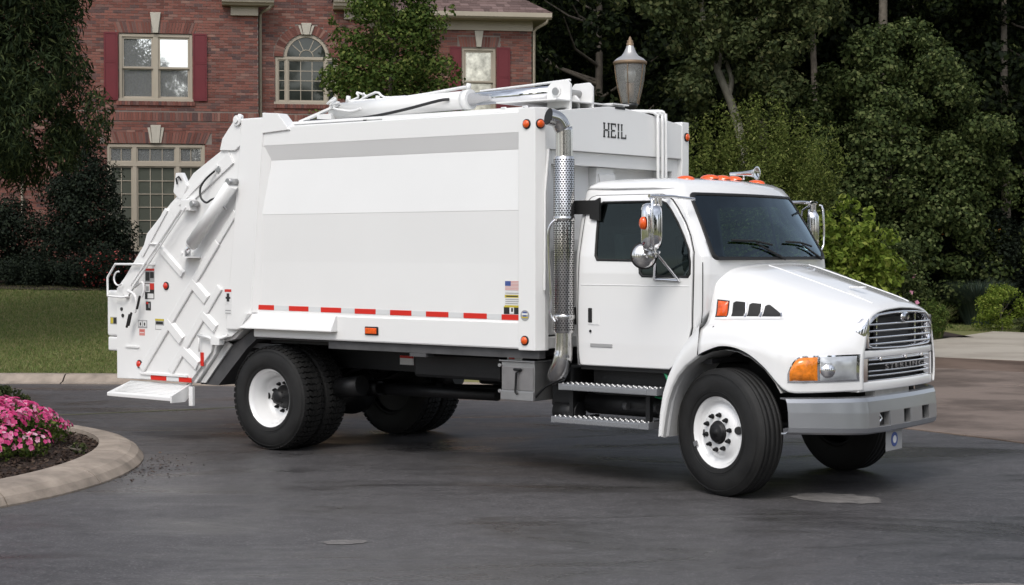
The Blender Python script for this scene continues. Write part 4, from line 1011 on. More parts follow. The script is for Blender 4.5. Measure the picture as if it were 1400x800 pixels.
MB().grid([wring(1.0, -.015, 1.02, .001), wring(.995, -.01, 1.015, .010), wring(.965, .025, .975, .010), wring(.955, .035, .965, -.02)]).build('windshield_seal', 'black_gap', T, fix=False)
wsh = tp('windshield', ws(.003, 0, .985, .02), 'front_glass', fix=False)
def wp(u, v, off=.03): return ws_point(u, v, off)
for u0, u1, vv in ((-.10, -.72, .26), (.72, .12, .24)):
    wi = MB(); b_ = Vector(wp(u0+.08, -.03, .035)); e_ = Vector(wp((u0+u1)/2, .22 if u0 < 0 else .20, .035)); wi.tube([b_, e_], [.012, .007], 6)
    wi.build('wiper_arm', 'black_gap', wsh, fix=False)
    MB().tube([wp(u1, vv+.01, .026), wp((u0+u1)/2, vv-.005, .030), wp((u0*.9+u1*.1), vv-.06, .026)], .010, 6).build('wiper_blade', 'black_gap', wsh, fix=False)
# cab interior seen through the glass
it = MB(); it.box(-1.50, -.20, -.97, .97, 1.06, 1.10); it.build('floor', 'cab_trim', cab_)
dsh = MB(); dsh.prism([(-.60, 1.60), (-.60, 1.86), (-.50, 1.92), (-.27, 1.90), (-.27, 1.60)], -.93, .93); dsh.build('dashboard', 'cab_trim', T, bevel=.02)
for y in (-.50, .50):
    st_ = MB(); st_.box(-1.25, -.75, y-.25, y+.25, 1.42, 1.56); st_.prism([(-1.30, 1.5), (-1.15, 1.5), (-1.25, 2.14), (-1.36, 2.14)], y-.25, y+.25); st_.box(-1.36, -1.26, y-.13, y+.13, 2.16, 2.33)
    st_.build('seat', 'seat_cloth', T, bevel=.035, seg=3)
swh = MB(); swh.tube([(.23*math.cos(a), .23*math.sin(a), 0) for a in np.linspace(0, 2*math.pi, 33)], .015, 8, cap=False); 
for a in (.3, 2.4, 4.5): swh.tube([(0, 0, -.02), (.22*math.cos(a), .22*math.sin(a), 0)], .011, 6)
swh.cyl((0, 0, -.25), (0, 0, 0), .03, .05); swh = swh.build('steering_wheel', 'interior_dark', T); swh.location = (-.70, .50, 1.90); swh.rotation_euler = (0, R(-32), 0)
MB().box(-.62, -.58, -.11, .11, 2.33, 2.39).build('sun_visor', 'cab_trim', T) if False else MB().tube([(-.55, 0, 2.44), (-.60, 0, 2.38)], .008, 6).build('mirror_stem', 'interior_dark', cab_)
# cowl strip under the glass
MB().grid([[(xfr(1.90, y)+.03, y, 1.915) for y in np.linspace(-.92, .92, 21)], [(xfr(1.90, y)+.0, y, 1.945) for y in np.linspace(-.92, .92, 21)]]).build('cowl', 'black_gap', cab_, fix=False)
# roof marker lamps and horn
def marker(x, y, z):
    o = MB().lathe([(.0, .055), (.03, .052), (.06, .040), (.078, .02), (.083, 0)], 24, 'z').build('roof_marker', 'amber_plastic' if False else 'orange_plastic', T); o.location = (x, y, z); o.scale = (1.1, .8, .72); return o
for y in (-.60, -.20, 0.0, .20, .60): marker(-.70, y, 2.600 + (.022 if abs(y) < .3 else -.0))
hn = MB(); hn.lathe([(.018, -.30), (.022, -.12), (.035, .0), (.05, .06), (.075, .09), (.078, .095), (.06, .09), (0, .05)], 20, 'x'); hn.cyl((-.1, 0, 0), (-.1, 0, -.07), .012); o = tp('air_horn', hn, 'chrome'); o.location = (-.58, .30, 2.685); o.scale = (.7, .8, .8)

# ---- hood and fenders: one lofted shell
SX = [-.22, 0, .3, .6, .85, .97, 1.02]
SEC = [ # centre, crease, slope, shoulder, side, valley, fender top, crown, side low
 [(0,1.905),(.35,1.90),(.70,1.865),(.90,1.76),(.955,1.62),(.985,1.47),(1.03,1.40),(1.12,1.345),(1.150,1.25)],
 [(0,1.875),(.35,1.865),(.69,1.82),(.875,1.71),(.925,1.58),(.955,1.47),(1.03,1.425),(1.125,1.365),(1.155,1.27)],
 [(0,1.795),(.35,1.775),(.66,1.725),(.81,1.635),(.865,1.535),(.915,1.465),(1.01,1.42),(1.11,1.35),(1.152,1.22)],
 [(0,1.705),(.345,1.68),(.62,1.625),(.76,1.55),(.82,1.475),(.88,1.42),(.96,1.37),(1.05,1.29),(1.105,1.16)],
 [(0,1.625),(.34,1.60),(.58,1.55),(.68,1.475),(.73,1.405),(.77,1.35),(.82,1.30),(.88,1.23),(.92,1.13)],
 [(0,1.575),(.33,1.55),(.53,1.505),(.61,1.44),(.655,1.37),(.68,1.31),(.705,1.25),(.73,1.19),(.745,1.10)],
 [(0,1.53),(.31,1.515),(.49,1.48),(.565,1.42),(.60,1.35),(.62,1.29),(.64,1.22),(.66,1.14),(.67,1.06)]]
AX = [-.22, -.17, .01, .21, .39, .54, .60, .66, 1.1]; AZ = [1.14, 1.17, 1.225, 1.19, 1.07, .91, .875, .87, .885]
def sec_at(x):
    pts = [(catmull(SX, [s_[k][0] for s_ in SEC], x), catmull(SX, [s_[k][1] for s_ in SEC], x)) for k in range(9)]
    zb = catmull(AX, AZ, x); ylow = pts[8][0] + (.006 if x < .7 else .0); zl = pts[8][1]
    pts.append((ylow, (zl*.45+zb*.55))); pts.append((ylow - (.0 if x < .6 else .012), zb)); return pts
def sec_dense(x, n_=34):
    pts = sec_at(x); P_ = [Vector((p[0], p[1], 0)) for p in pts]; q = smooth_path(P_, 5); return [(v_.x, v_.y) for v_ in q]
xs = list(np.linspace(-.22, .9, 30)) + list(np.linspace(.92, 1.02, 8))
hm = MB()
full = []
for x in xs:
    q = sec_dense(x); full.append([(x, -a, b_) for a, b_ in q[::-1]] + [(x, a, b_) for a, b_ in q[1:]])
hm.grid(full)
hood = tp('hood', hm, 'cab_paint')
so = hood.modifiers.new('solid', 'SOLIDIFY'); so.thickness = .014; so.offset = -1
def hood_y(x, z):
    q = sec_dense(x); zs = [b_ for a, b_ in q]; ys = [a for a, b_ in q]; k = max(0, int(np.argmin([abs(b_-1.6) for b_ in zs]))-8)
    zz_ = np.array(zs[k:])[::-1]; yy_ = np.array(ys[k:])[::-1]; return float(np.interp(z, zz_, yy_))
def hood_patch(x0, x1, zf0, zf1, off, nx=12, nz=8, sd_=-1, dome=0.):
    """patch on the fender side: zf0(x), zf1(x) bottom and top"""
    rows_ = []
    for j in range(nz+1):
        rw = []
        for i_, x in enumerate(np.linspace(x0, x1, nx+1)):
            dm = off + dome*(1-(2*i_/nx-1)**4)*(1-(2*j/nz-1)**4); z_ = zf0(x)+(zf1(x)-zf0(x))*j/nz; rw.append((x + dm*.5, sd_*(hood_y(x, z_)+dm), z_))
        rows_.append(rw)
    return MB().grid(rows_)
# crease ribs along the hood, raised centre
for sd_ in (-1, 1):
    MB().tube([(x, sd_*catmull(SX, [s_[1][0] for s_ in SEC], x), catmull(SX, [s_[1][1] for s_ in SEC], x)-.0035) for x in np.linspace(-.02, .93, 14)], .009, 8).build('hood_crease', 'cab_paint', hood, fix=False)
    # hood latch line, hinge pocket
    MB().box(.66, .80, sd_*.20-.022, sd_*.20+.022, 1.685, 1.70, Matrix.Translation((0,0,0))).build('hood_pull', 'cab_paint', hood, bevel=.006) if sd_ < 0 else None
# engine air vents with amber side marker, both sides
for sd_ in (-1, 1):
    v0 = lambda x: 1.448 + .02*(x+.15); v1 = lambda x: 1.600 - .09*(x+.15) - (max(0, x-.28)*.55)
    rows_ = []
    fr = hood_patch(-.165, .43, lambda x: v0(x)-.012, lambda x: max(v1(x)+.012, v0(x)-.01), .010, 20, 6, sd_).build('vent_surround', 'cab_paint', hood, fix=False)
    for a, b_ in ((-.02, .085), (.115, .215), (.245, .39)):
        hood_patch(a, b_, lambda x: v0(x)+.008+(.02 if False else 0), lambda x: max(v1(x)-.004-max(0, (a+.02-x))*.8, v0(x)+.012), .016, 8, 5, sd_).build('air_vent', 'black_gap', hood, fix=False)
        MB().tube([(b_+.008+.02*(1-j/5), sd_*(hood_y(b_+.01, v0(b_)+(v1(b_)-v0(b_))*j/5)+.018), v0(b_)+(max(v1(b_), v0(b_)+.02)-v0(b_))*j/5) for j in range(6)], .009, 6).build('vent_divider', 'chrome', hood, fix=False)
    am = hood_patch(-.150, -.062, lambda x: v0(x)+.012, lambda x: v1(x)-.016, .016, 8, 8, sd_, .016); am.build('side_marker', 'orange_plastic', hood, fix=False)
    hood_patch(-.160, -.052, lambda x: v0(x)+.002, lambda x: v1(x)-.006, .013, 5, 5, sd_).build('side_marker_frame', 'black_gap', hood, fix=False)
# head lamps wrap round the fender corner
for sd_ in (-1, 1):
    b0 = lambda x: .955 + .02*x; t0 = lambda x: 1.150 + .03*(x-.6) - max(0, .70-x)**2*6
    hood_patch(.585, 1.0, lambda x: b0(x)-.012, lambda x: t0(x)+.012-max(0, .655-x)**2*12, .008, 22, 6, sd_).build('headlight_bezel', 'chrome', hood, fix=False)
    hl = hood_patch(.60, .78, b0, lambda x: t0(x)-max(0, .66-x)**2*14, .012, 12, 10, sd_, .024).build('turn_signal', 'amber_plastic', hood, fix=False)
    hood_patch(.795, .985, b0, t0, .012, 14, 10, sd_, .016).build('headlight', 'clear_lens', hood, fix=False)
    x = .845; y = hood_y(x, 1.05)
    MB().lathe([(.0, .035), (.035, .03), (.06, .012), (.068, 0)], 20, 'x', (0,0,0)).build('headlight_bulb', 'chrome', hood); q = bpy.data.objects[-1] if False else [o for o in bpy.data.objects if o.name.startswith('headlight_bulb')][-1]
    q.location = (x, sd_*(y+.012), 1.05); q.rotation_euler = (0, 0, sd_*R(48))
# front face: curved bars across the nose
def fx(y): return 1.038 - .046*(y/.63)**2
def fbar(y0, y1, z0, z1, depth=.05, off=0., n_=17, m='cab_paint', name='nose_bar', par=None, round_=True):
    mb = MB(); rows_ = []
    for y in np.linspace(y0, y1, n_):
        x = fx(y)+off; r_ = min(.010, (z1-z0)*.3)
        rows_.append([(x-depth, y, z0), (x-r_, y, z0), (x-r_*.3, y, z0+r_*.3), (x, y, z0+r_), (x, y, z1-r_), (x-r_*.3, y, z1-r_*.3), (x-r_, y, z1), (x-depth, y, z1)])
    mb.grid(rows_); mb.add(rows_[0], [tuple(range(8))]); mb.add(rows_[-1], [tuple(range(8))[::-1]]); return mb.build(name, m, par or hood)
fbar(-.675, .675, 1.135, 1.195, .10, .014); fbar(-.70, .70, .868, .945, .12, .012)
for sd_ in (-1, 1):
    MB().prism([(sd_*.53, 1.10), (sd_*.62, 1.10), (sd_*.58, 1.20), (sd_*.53, 1.30), (sd_*.50, 1.30), (sd_*.50, 1.15)], .90, 1.0, 'yz').build('nose_corner', 'cab_paint', hood) if False else None
# upper grille
GR = tp('grille', MB().box(.89, .92, -.60, .60, .90, 1.44), 'black_gap')
rad = MB(); rad.box(.94, .945, -.34, .30, 1.22, 1.45); rad.build('radiator', 'cab_trim', GR)
ring = [(-.40, 1.485), (-.455, 1.46), (-.48, 1.40), (-.485, 1.27), (-.465, 1.225), (-.42, 1.205), (-.3, 1.20), (0, 1.195), (.3, 1.20), (.42, 1.205), (.465, 1.225), (.485, 1.27), (.48, 1.40), (.455, 1.46), (.40, 1.485), (.2, 1.50), (0, 1.505), (-.2, 1.50), (-.40, 1.485)]
rows_ = []
for y, z in ring:
    y *= 1.27 if z < 1.43 else 1.13; cy, cz = 0, 1.35
    rows_.append([(fx(y)-.005, y, z), (fx(y)+.022, y*.985, cz+(z-cz)*.97), (fx(y)+.022, y*.955, cz+(z-cz)*.90), (fx(y)-.01, y*.93, cz+(z-cz)*.85), (fx(y)-.07, y*.925, cz+(z-cz)*.84)])
MB().grid(rows_).build('grille_surround', 'chrome', GR)
for sd_ in (-1, 1):     # broad chrome cheeks on both sides
    MB().grid([[(fx(.58)+.024-.085*t*t, sd_*(.585+.108*t*(1-.85*(abs(z-1.325)/.13)**2.4)), z) for t in np.linspace(0, 1, 7)] for z in np.linspace(1.215, 1.452, 9)]).build('grille_cheek', 'chrome', GR)
for z in (1.405, 1.352, 1.299, 1.248):
    yb = .585
    MB().tube([(fx(y)+.012, y, z - .004*(y/.58)**2) for y in np.linspace(-yb, yb, 15)], .0095, 8).build('grille_bar', 'chrome', GR, fix=False)
for y in (-.36, .36, -.50, .50): MB().box(.965, .98, y-.010, y+.010, 1.22, 1.47).build('grille_post', 'chrome', GR)
em = MB(); em.lathe([(.0, .022), (.045, .020), (.05, .012), (.062, .016), (.07, .008), (.07, 0)], 28, 'x'); em = em.build('emblem', 'chrome', GR); em.location = (fx(0)+.012, 0, 1.452); em.scale = (1, 1.0, .62)
em2 = MB(); em2.tube([(0, -.032, -.022), (0, .0, .022), (0, .032, .02), (0, .0, -.002), (0, -.02, -.03), (0, .03, -.028)], .006, 6, sub=3); e2 = em2.build('emblem_swoosh', 'black_gap', GR, fix=False); e2.location = (fx(0)+.036, 0, 1.452)
# lower grille with lettering
for z in (1.118, 1.083, 1.028, .992): MB().tube([(fx(y)+.004, y, z) for y in np.linspace(-.56, .56, 13)], .0075, 8).build('grille_bar', 'chrome', GR, fix=False)
rows_ = [[(fx(-.55)-.05, -.55, z), (fx(-.42)-.01, -.43, z), (fx(-.40)-.03, -.405, z)] for z in (.95, 1.13)]; 
for sd_ in (-1, 1): MB().grid([[(fx(.67)-.03, sd_*.69, z), (fx(.62)+.010, sd_*.635, z), (fx(.58)+.012, sd_*.58, z), (fx(.56)-.03, sd_*.555, z)] for z in (.948, 1.132)], smooth=False).build('lower_grille_cheek', 'chrome', GR)
fbar(-.64, .64, 1.122, 1.136, .03, .004, m='chrome', name='lower_grille_trim', par=GR); fbar(-.64, .64, .944, .956, .03, .004, m='chrome', name='lower_grille_trim', par=GR)
def text(name, body, size, loc, rot, material, parent, ext=.004, align='CENTER', sx=1., space=1.):
    cu = bpy.data.curves.new(name, 'FONT'); cu.body = body; cu.size = size; cu.extrude = ext; cu.align_x = align; cu.align_y = 'CENTER'; cu.space_character = space; cu.resolution_u = 3
    tmp = bpy.data.objects.new(name+'_tmp', cu); me = bpy.data.meshes.new_from_object(tmp); me.name = name; bpy.data.objects.remove(tmp); bpy.data.curves.remove(cu)
    me.materials.clear(); me.materials.append(M[material]); o = bpy.data.objects.new(name, me); COL.objects.link(o); o.parent = parent; o.location = loc; o.rotation_euler = rot; o.scale = (sx, 1, 1); return o
RXp = (R(90), 0, R(90))      # reads on a face that looks toward +x
RYm = (R(90), 0, 0)          # reads on a face that looks toward -y
tag(text('lettering', 'STERLING', .058, (fx(0)+.010, .02, 1.055), RXp, 'dull_aluminium', GR, .004, sx=2.1, space=1.4), 'chrome letters STERLING')
for y in (-.40, .02, .36): MB().disc((fx(y)+.016, y, 1.16-.035), .016, (1, 0, 0), 12, .012).build('trim_bolt', 'chrome', GR)
# front fender skirt behind the arch (narrow strip) and the wheel-well liner
IN = [(-.22, 1.14), (-.34, 1.055), (-.42, .97), (-.475, .88), (-.52, .76), (-.55, .62), (-.575, .45)]
OUT = [(-.22, 1.39), (-.37, 1.22), (-.46, 1.08), (-.525, .95), (-.57, .82), (-.60, .66), (-.618, .45)]
YF = -1.153
for sd_ in (-1, 1):
    rows_ = []
    for (a, b_), (c, d_) in zip(IN, OUT):
        k = max(0, (b_-.9))*.01
        rows_.append([(c, sd_*1.02, d_), (c+.004, -sd_*YF*1.0-sd_*.015, d_), (c+.012, -sd_*YF, d_-.004), (a-.012, -sd_*YF, b_+.004), (a-.002, -sd_*YF-sd_*.01, b_-.004), (a+.01, -sd_*YF-sd_*.10, b_-.004)])
    MB().grid(rows_).build('fender', 'cab_paint', T)
    arch = [(-.575, .45), (-.55, .62), (-.52, .76), (-.475, .88), (-.42, .97), (-.34, 1.055), (-.22, 1.135), (-.10, 1.185), (.02, 1.205), (.14, 1.19), (.26, 1.145), (.38, 1.065), (.48, .96), (.53, .88)]
    MB().grid([[(x+.004, sd_*yy, z-.012) for yy in (1.135, 1.0, .85, .62)] for x, z in arch]).build('wheel_well_liner', 'grey_white', T, fix=False)
MB().box(-.16, -.08, -1.02, -1.0, 1.30, 1.36).build('hood_latch', 'black_gap', hood) if False else None
MB().tube([(-.27, -1.085, 1.24), (-.20, -1.115, 1.30), (-.10, -1.10, 1.375)], .009, 6).build('hood_latch', 'black_gap', hood, fix=False)
MB().tube([(-.235, -1.062, 1.9), (-.232, -1.066, 1.75), (-.235, -1.062, 1.5), (-.24, -1.07, 1.40)], .004, 5).build('cowl_seam', 'black_gap', cab_, fix=False)
# bumper
def bx(y):
    a = abs(y); return 1.065 - .03*(a/.62)**2 if a < .62 else 1.035 - .045*(a-.62)/.55 - .38*((a-.62)/.55)**1.5
bm_ = MB(); 
BP = [(-.05, .60), (0.0, .60), (.012, .612), (.016, .66), (.014, .74), (.0, .84), (-.012, .856), (-.06, .858)]
holes = [(-.48, -.30), (-.06, .07), (.30, .46)]
ys = sorted(set(list(np.linspace(-1.17, 1.17, 131)) + [q for h_ in holes for q in h_])); hz = (.685, .805)
zs_ = [.53, .534, .546, .580, .700, .79, .818, .826]; ds = [-.05, -.01, .008, .016, .010, .0, -.012, -.06]
rows_ = [[(bx(y)+d_, y*(1 if abs(y) < 1.1 else 1), z_ + .03*max(0, abs(y)-.62)*(.3 if z_ > .7 else 1.4)) for z_, d_ in zip(zs_, ds)] for y in ys]
vs = [q for r_ in rows_ for q in r_]; nc = len(zs_); fs = []
for i in range(len(ys)-1):
    ym = (ys[i]+ys[i+1])/2
    for j in range(nc-1):
        if j == 3 and any(a < ym < b_ for a, b_ in holes): continue
        fs.append((i*nc+j, i*nc+j+1, (i+1)*nc+j+1, (i+1)*nc+j))
bm_.add(vs, fs, False); bump = tp('bumper', bm_, 'satin_silver'); so = bump.modifiers.new('solid', 'SOLIDIFY'); so.thickness = .012; so.offset = 0
for a, b_ in holes:
    q = MB(); x = bx((a+b_)/2)
    q.box(x-.028, x+.014, a-.003, a+.006, .578, .702); q.box(x-.028, x+.014, b_-.006, b_+.003, .578, .702); q.box(x-.028, x+.014, a+.006, b_-.006, .576, .585); q.box(x-.028, x+.012, a+.006, b_-.006, .695, .704)
    q.build('tow_opening', 'aluminium', bump); MB().box(x-.045, x-.03, a-.03, b_+.03, .55, .74).build('tow_pocket', 'black_gap', bump)
MB().tube([(bx(-.39)-.028, -.42, .60), (bx(-.39)-.02, -.37, .64), (bx(-.39)-.028, -.41, .68)], .010, 6).build('tow_hook', 'chrome', bump, fix=False)
for y in (-.615, .615): MB().tube([(bx(y)+.0165+(d_-.016)*1, y, z_) for z_, d_ in list(zip(zs_, ds))[1:-1]], .0045, 5).build('bumper_seam', 'black_gap', bump, fix=False)
MB().box(.90, 1.06, -.42, .22, .862, .90).build('bumper_bracket', 'decal_grey', T) if False else MB().box(.93, 1.02, -.46, .16, .815, .872).build('bumper_bracket', 'aluminium', T)
pl = tp('front_plate', MB().box(1.005, 1.011, -.24, .06, .355, .535), 'decal_grey', bevel=.004)
MB().disc((1.013, -.09, .445), .06, (1, 0, 0), 16, .003).build('plate_crest', 'decal_blue', pl); MB().disc((1.015, -.09, .445), .032, (1, 0, 0), 16, .003).build('plate_crest', 'decal_white', pl)

# ---- mirrors
def mirror(sd_):
    y = sd_*1.36; root = None
    mb = MB()
    mb.tube([(-.62, sd_*.99, 2.44), (-.55, sd_*1.2, 2.445), (-.52, sd_*1.42, 2.44)], .016, 8)
    mb.tube([(-.36, sd_*.99, 2.42), (-.44, sd_*1.2, 2.44), (-.52, sd_*1.42, 2.44)], .013, 8)
    mb.tube([(-.50, sd_*1.30, 2.46), (-.50, sd_*1.30, 2.36)], .018, 8)
    mb.tube([(-.50, sd_*1.28, 2.42), (-.58, sd_*1.29, 2.38), (-.60, sd_*1.29, 2.33), (-.60, sd_*1.29, 2.05), (-.50, sd_*1.30, 1.98)], .010, 8, sub=3)
    mb.tube([(-.50, sd_*1.44, 2.42), (-.47, sd_*1.46, 2.38), (-.46, sd_*1.46, 2.05), (-.48, sd_*1.38, 1.98)], .010, 8, sub=3)
    mb.tube([(-.50, sd_*1.36, 2.44), (-.50, sd_*1.36, 1.96)], .011, 8)
    mb.tube([(-.50, sd_*1.36, 1.98), (-.70, sd_*1.08, 1.76)], .012, 8); mb.tube([(-.50, sd_*1.36, 1.98), (-.45, sd_*1.08, 1.745)], .012, 8)
    mb.tube([(-.70, sd_*1.08, 1.755), (-.45, sd_*1.08, 1.745)], .013, 8)
    arm = tp('mirror_arm', mb, 'chrome', fix=False)
    # housing: rounded upright box facing rear, glass toward -x
    hx = MB(); ring_ = []
    for t, s_ in ((-.045, .90), (-.040, .98), (-.01, 1.0), (.03, .92), (.055, .70), (.062, .3)):
        r_ = []
        for k in range(28):
            a = 2*math.pi*k/28; c, s2 = math.cos(a), math.sin(a); e = .45
            r_.append((t, math.copysign(abs(c)**e, c)*.088*s_, math.copysign(abs(s2)**e, s2)*.195*s_))
        r_.append(r_[0]); ring_.append(r_)
    hx.grid(ring_); hx.add(ring_[0][:-1], [tuple(range(28))]); hx.add(ring_[-1][:-1], [tuple(range(28))[::-1]], True)
    h_ = tp('mirror', hx, 'chrome'); h_.location = (-.53, sd_*1.37, 2.19); h_.rotation_euler = (0, 0, sd_*R(28))
    MB().box(-.049, -.0455, -.072, .072, -.17, .17).build('mirror_glass', 'cab_glass', h_, bevel=.002)
    q = MB(); q.lathe([(.0, .032), (.03, .03), (.042, .018), (.045, 0)], 18, 'y'); q = q.build('mirror_marker', 'orange_plastic', h_); q.location = (.02, sd_*.088, .03); q.scale = (.9, sd_*1, 1.2)
    c = MB(); c.lathe([(.0, .05), (.012, .05), (.014, .042), (.05, .036), (.085, .02), (.105, .0), (.108, -.012), (.09, -.014), (0, -.012)], 32, 'x'); c = tp('convex_mirror', c, 'polished_steel'); c.location = (-.60, sd_*1.38, 1.955); c.rotation_euler = (0, R(-4), sd_*R(46))
    MB().lathe([(.104, .003), (.113, .0), (.113, -.012), (.104, -.014)], 32, 'x').build('mirror_rim', 'rubber', c)
    MB().disc((-.014, 0, 0), .088, (1, 0, 0), 28, .004).build('mirror_glass', 'cab_glass', c)
    MB().tube([(-.50, sd_*1.36, 1.98), (-.56, sd_*1.35, 1.97)], .010, 8).build('mirror_arm', 'chrome', c.parent, fix=False)
mirror(-1); mirror(1)
# ---- refuse body
W1, W2 = 1.222, 1.20
XB0, XB1 = -5.40, -1.86
bd = MB()
# cross section of one side (y outward, z), bottom to top, then over the roof
SIDE = [(1.10, 1.128), (1.205, 1.128), (1.212, 1.14), (1.212, 1.355), (1.200, 1.36), (1.192, 1.37), (1.193, 1.88), (1.206, 2.345), (1.208, 2.352), (1.172, 2.885), (1.176, 2.895), (1.218, 3.025), (1.222, 3.035), (1.222, 3.205), (1.214, 3.215), (1.13, 3.225), (.6, 3.29), (0, 3.305)]
secs = [(-a, b_) for a, b_ in SIDE] + [(a, b_) for a, b_ in SIDE[::-1][1:]]
bd.grid([[(x, y, z) for y, z in secs] for x in (XB0, XB1)], smooth=False)
bd.box(XB0, XB1, -1.10, 1.10, 1.128, 1.20)
BODY = tp('refuse_body', bd, 'white_paint')
# slanted infill between the rear post and the side panel
for sd_ in (-1, 1):
    bp_ = lambda z: -5.42 + (z-1.25)*(-5.24+5.42)/(3.1-1.25)       # rear post's front edge
    mb = MB(); rows_ = [[(bp_(z)-.02, sd_*1.228, z), (bp_(z)+.0, sd_*1.228, z), (bp_(z)+.075, sd_*1.18, z), (bp_(z)+.08, sd_*1.15, z)] for z in (1.37, 2.0, 2.6, 2.96, 3.02)]
    mb.grid(rows_, smooth=False); mb.build('corner_gusset', 'white_paint', BODY)
    pp = MB(); pp.prism([(-5.79, 1.19), (-5.57, 1.19), (-5.42, 1.36), (bp_(3.2), 3.2), (bp_(3.2), 3.315), (-5.555, 3.315), (-5.56, 3.18)], sd_*1.0, sd_*1.236)
    pp.build('rear_post', 'white_paint', BODY, bevel=.012)
    MB().prism([(-5.24, 3.36), (-5.03, 3.345), (-4.86, 3.175), (-5.24, 3.155)], sd_*1.10, sd_*1.240).build('hinge_gusset', 'white_paint', BODY, bevel=.006)
    fp = MB(); fp.add([(x, sd_*y, z) for z in (1.118, 3.245) for x, y in (((-2.03, 1.15), (-2.03, 1.2235), (-1.845, 1.2235), (-1.80, 1.135), (-1.80, 1.08), (-1.93, 1.08)) if sd_ < 0 else ((-2.03, 1.15), (-2.03, 1.2235), (-1.83, 1.2235), (-1.7985, 1.20), (-1.7985, 1.08), (-1.93, 1.08)))],
        [tuple(range(6))[::-1], tuple(range(6, 12))] + [(i, (i+1) % 6, 6+(i+1) % 6, 6+i) for i in range(6)])
    fp.build('front_post', 'white_paint', BODY, bevel=.007)
    # rear fender ledge over the duals and the dark recess behind it
    MB().prism([(sd_*1.20, 1.362), (sd_*1.235, 1.362), (sd_*1.305, 1.225), (sd_*1.305, 1.215), (sd_*1.19, 1.215)], -5.50, -4.24, 'yz').build('wheel_ledge', 'white_paint', BODY)
    MB().prism([(-5.50, 1.213), (-5.40, 1.361), (-5.46, 1.361), (-5.60, 1.213)], sd_*1.20, sd_*1.30).build('wheel_ledge_end', 'white_paint', BODY)
    # grey longitudinal sill under the body
    MB().box(-4.4, -1.84, sd_*1.08, sd_*1.17, 1.045, 1.126).build('body_sill', 'underframe_grey', BODY)
    MB().box(-5.5, -4.4, sd_*1.02, sd_*1.10, 1.10, 1.20).build('body_sill', 'underframe_grey', BODY)
    MB().box(-3.35, -3.15, sd_*1.06, sd_*1.175, 1.01, 1.043).build('sill_foot', 'underframe_grey', BODY)
# header across the front with a crowned top
hd = MB(); top = [(-1.10, 3.215), (-.6, 3.27), (-.15, 3.315), (.05, 3.32), (.5, 3.285), (1.10, 3.21)]
hd.prism([(-1.10, 2.885), (1.10, 2.885)] + top[::-1], -1.90, -1.805, 'yz'); hd.build('header', 'white_paint', BODY, bevel=.006)
fw_ = MB(); fw_.box(-2.02, -1.99, -1.10, 1.10, 1.13, 2.884); fw_.build('front_wall', 'white_paint', BODY)
mb = MB()
for y0, y1 in ((-1.08, -.98), (.98, 1.08)): mb.box(-1.989, -1.85, y0, y1, 1.61, 2.883)
mb.box(-1.989, -1.85, -.979, .979, 2.76, 2.883)
for y0, y1 in ((-.22, .06), (.84, .90)): mb.box(-1.989, -1.90, y0, y1, 1.3, 2.758)
mb.box(-1.989, -1.91, -.978, .978, 1.99, 2.10); mb.build('front_wall_frame', 'white_paint', BODY, bevel=.004)
MB().prism([(-.13, 2.45), (.0, 2.45), (.07, 2.70), (-.2, 2.70)], -1.899, -1.885, 'yz').build('front_wall_gusset', 'white_paint', BODY, bevel=.003)
MB().box(-1.985, -1.84, -1.075, -.70, 1.25, 1.605).build('front_access_box', 'white_paint', BODY, bevel=.01)
MB().box(-1.985, -1.82, -1.075, 1.07, 1.13, 1.235).build('front_crossmember', 'white_paint', BODY, bevel=.008)
MB().tube([(-1.79, -1.10, 2.88), (-1.79, -1.15, 2.5), (-1.78, -1.17, 1.65)], .012, 6).build('edge_pipe', 'white_paint', BODY, fix=False)
# hydraulic pipes climbing the header on the far side
for k, y in enumerate((.60, .675, .735)):
    x = -1.765
    MB().tube([(x, y, 2.2), (x, y, 3.2), (x-.01, y-.01, 3.275+.012*k), (x-.06, y-.04, 3.315+.006*k), (x-.3, y-.10, 3.325), (-2.3, y-.15, 3.325)], .016, 8, sub=3).build('hydraulic_pipe', 'white_paint', BODY, fix=False)
MB().box(-1.80, -1.745, .57, .77, 2.62, 2.65).build('pipe_clamp', 'white_paint', BODY)
# HEIL: stencilled slab letters on the header
def stencil(name, ch, y0, w, z0, h, x):
    mb = MB(); t = w*.20; sv = h*.09; xx0, xx1 = x, x+.004; z1 = z0+h; zm = z0+h/2
    def bar(a, b_, c, d_): mb.box(xx0, xx1, y0+a, y0+b_, z0+c, z0+d_)
    def post(a):
        bar(a, a+t, sv, h*.47); bar(a, a+t, h*.53, h-sv); bar(a-t*.35, a+t*1.35, 0, sv*.98); bar(a-t*.35, a+t*1.35, h-sv*.98, h)
    if ch == 'H': post(0); post(w-t); bar(t*1.25, w-t*1.25, h*.45, h*.55)
    if ch == 'E': post(0); bar(t*1.45, w, 0, sv*1.2); bar(w-t*.5, w, sv*1.21, h*.24); bar(t*1.45, w, h-sv*1.2, h); bar(w-t*.5, w, h*.76, h-sv*1.21); bar(t*1.25, w*.8, h*.44, h*.55)
    if ch == 'I': post(0)
    if ch == 'L': post(0); bar(t*1.45, w, 0, sv*1.2); bar(w-t*.5, w, sv*1.21, h*.30)
    return mb.build(name, 'decal_black', BODY)
for ch, y0, w in (('H', -.245, .088), ('E', -.128, .078), ('I', -.016, .085), ('L', .038, .080)): stencil('letter', ch, y0, w, 3.030, .135, -1.8045)
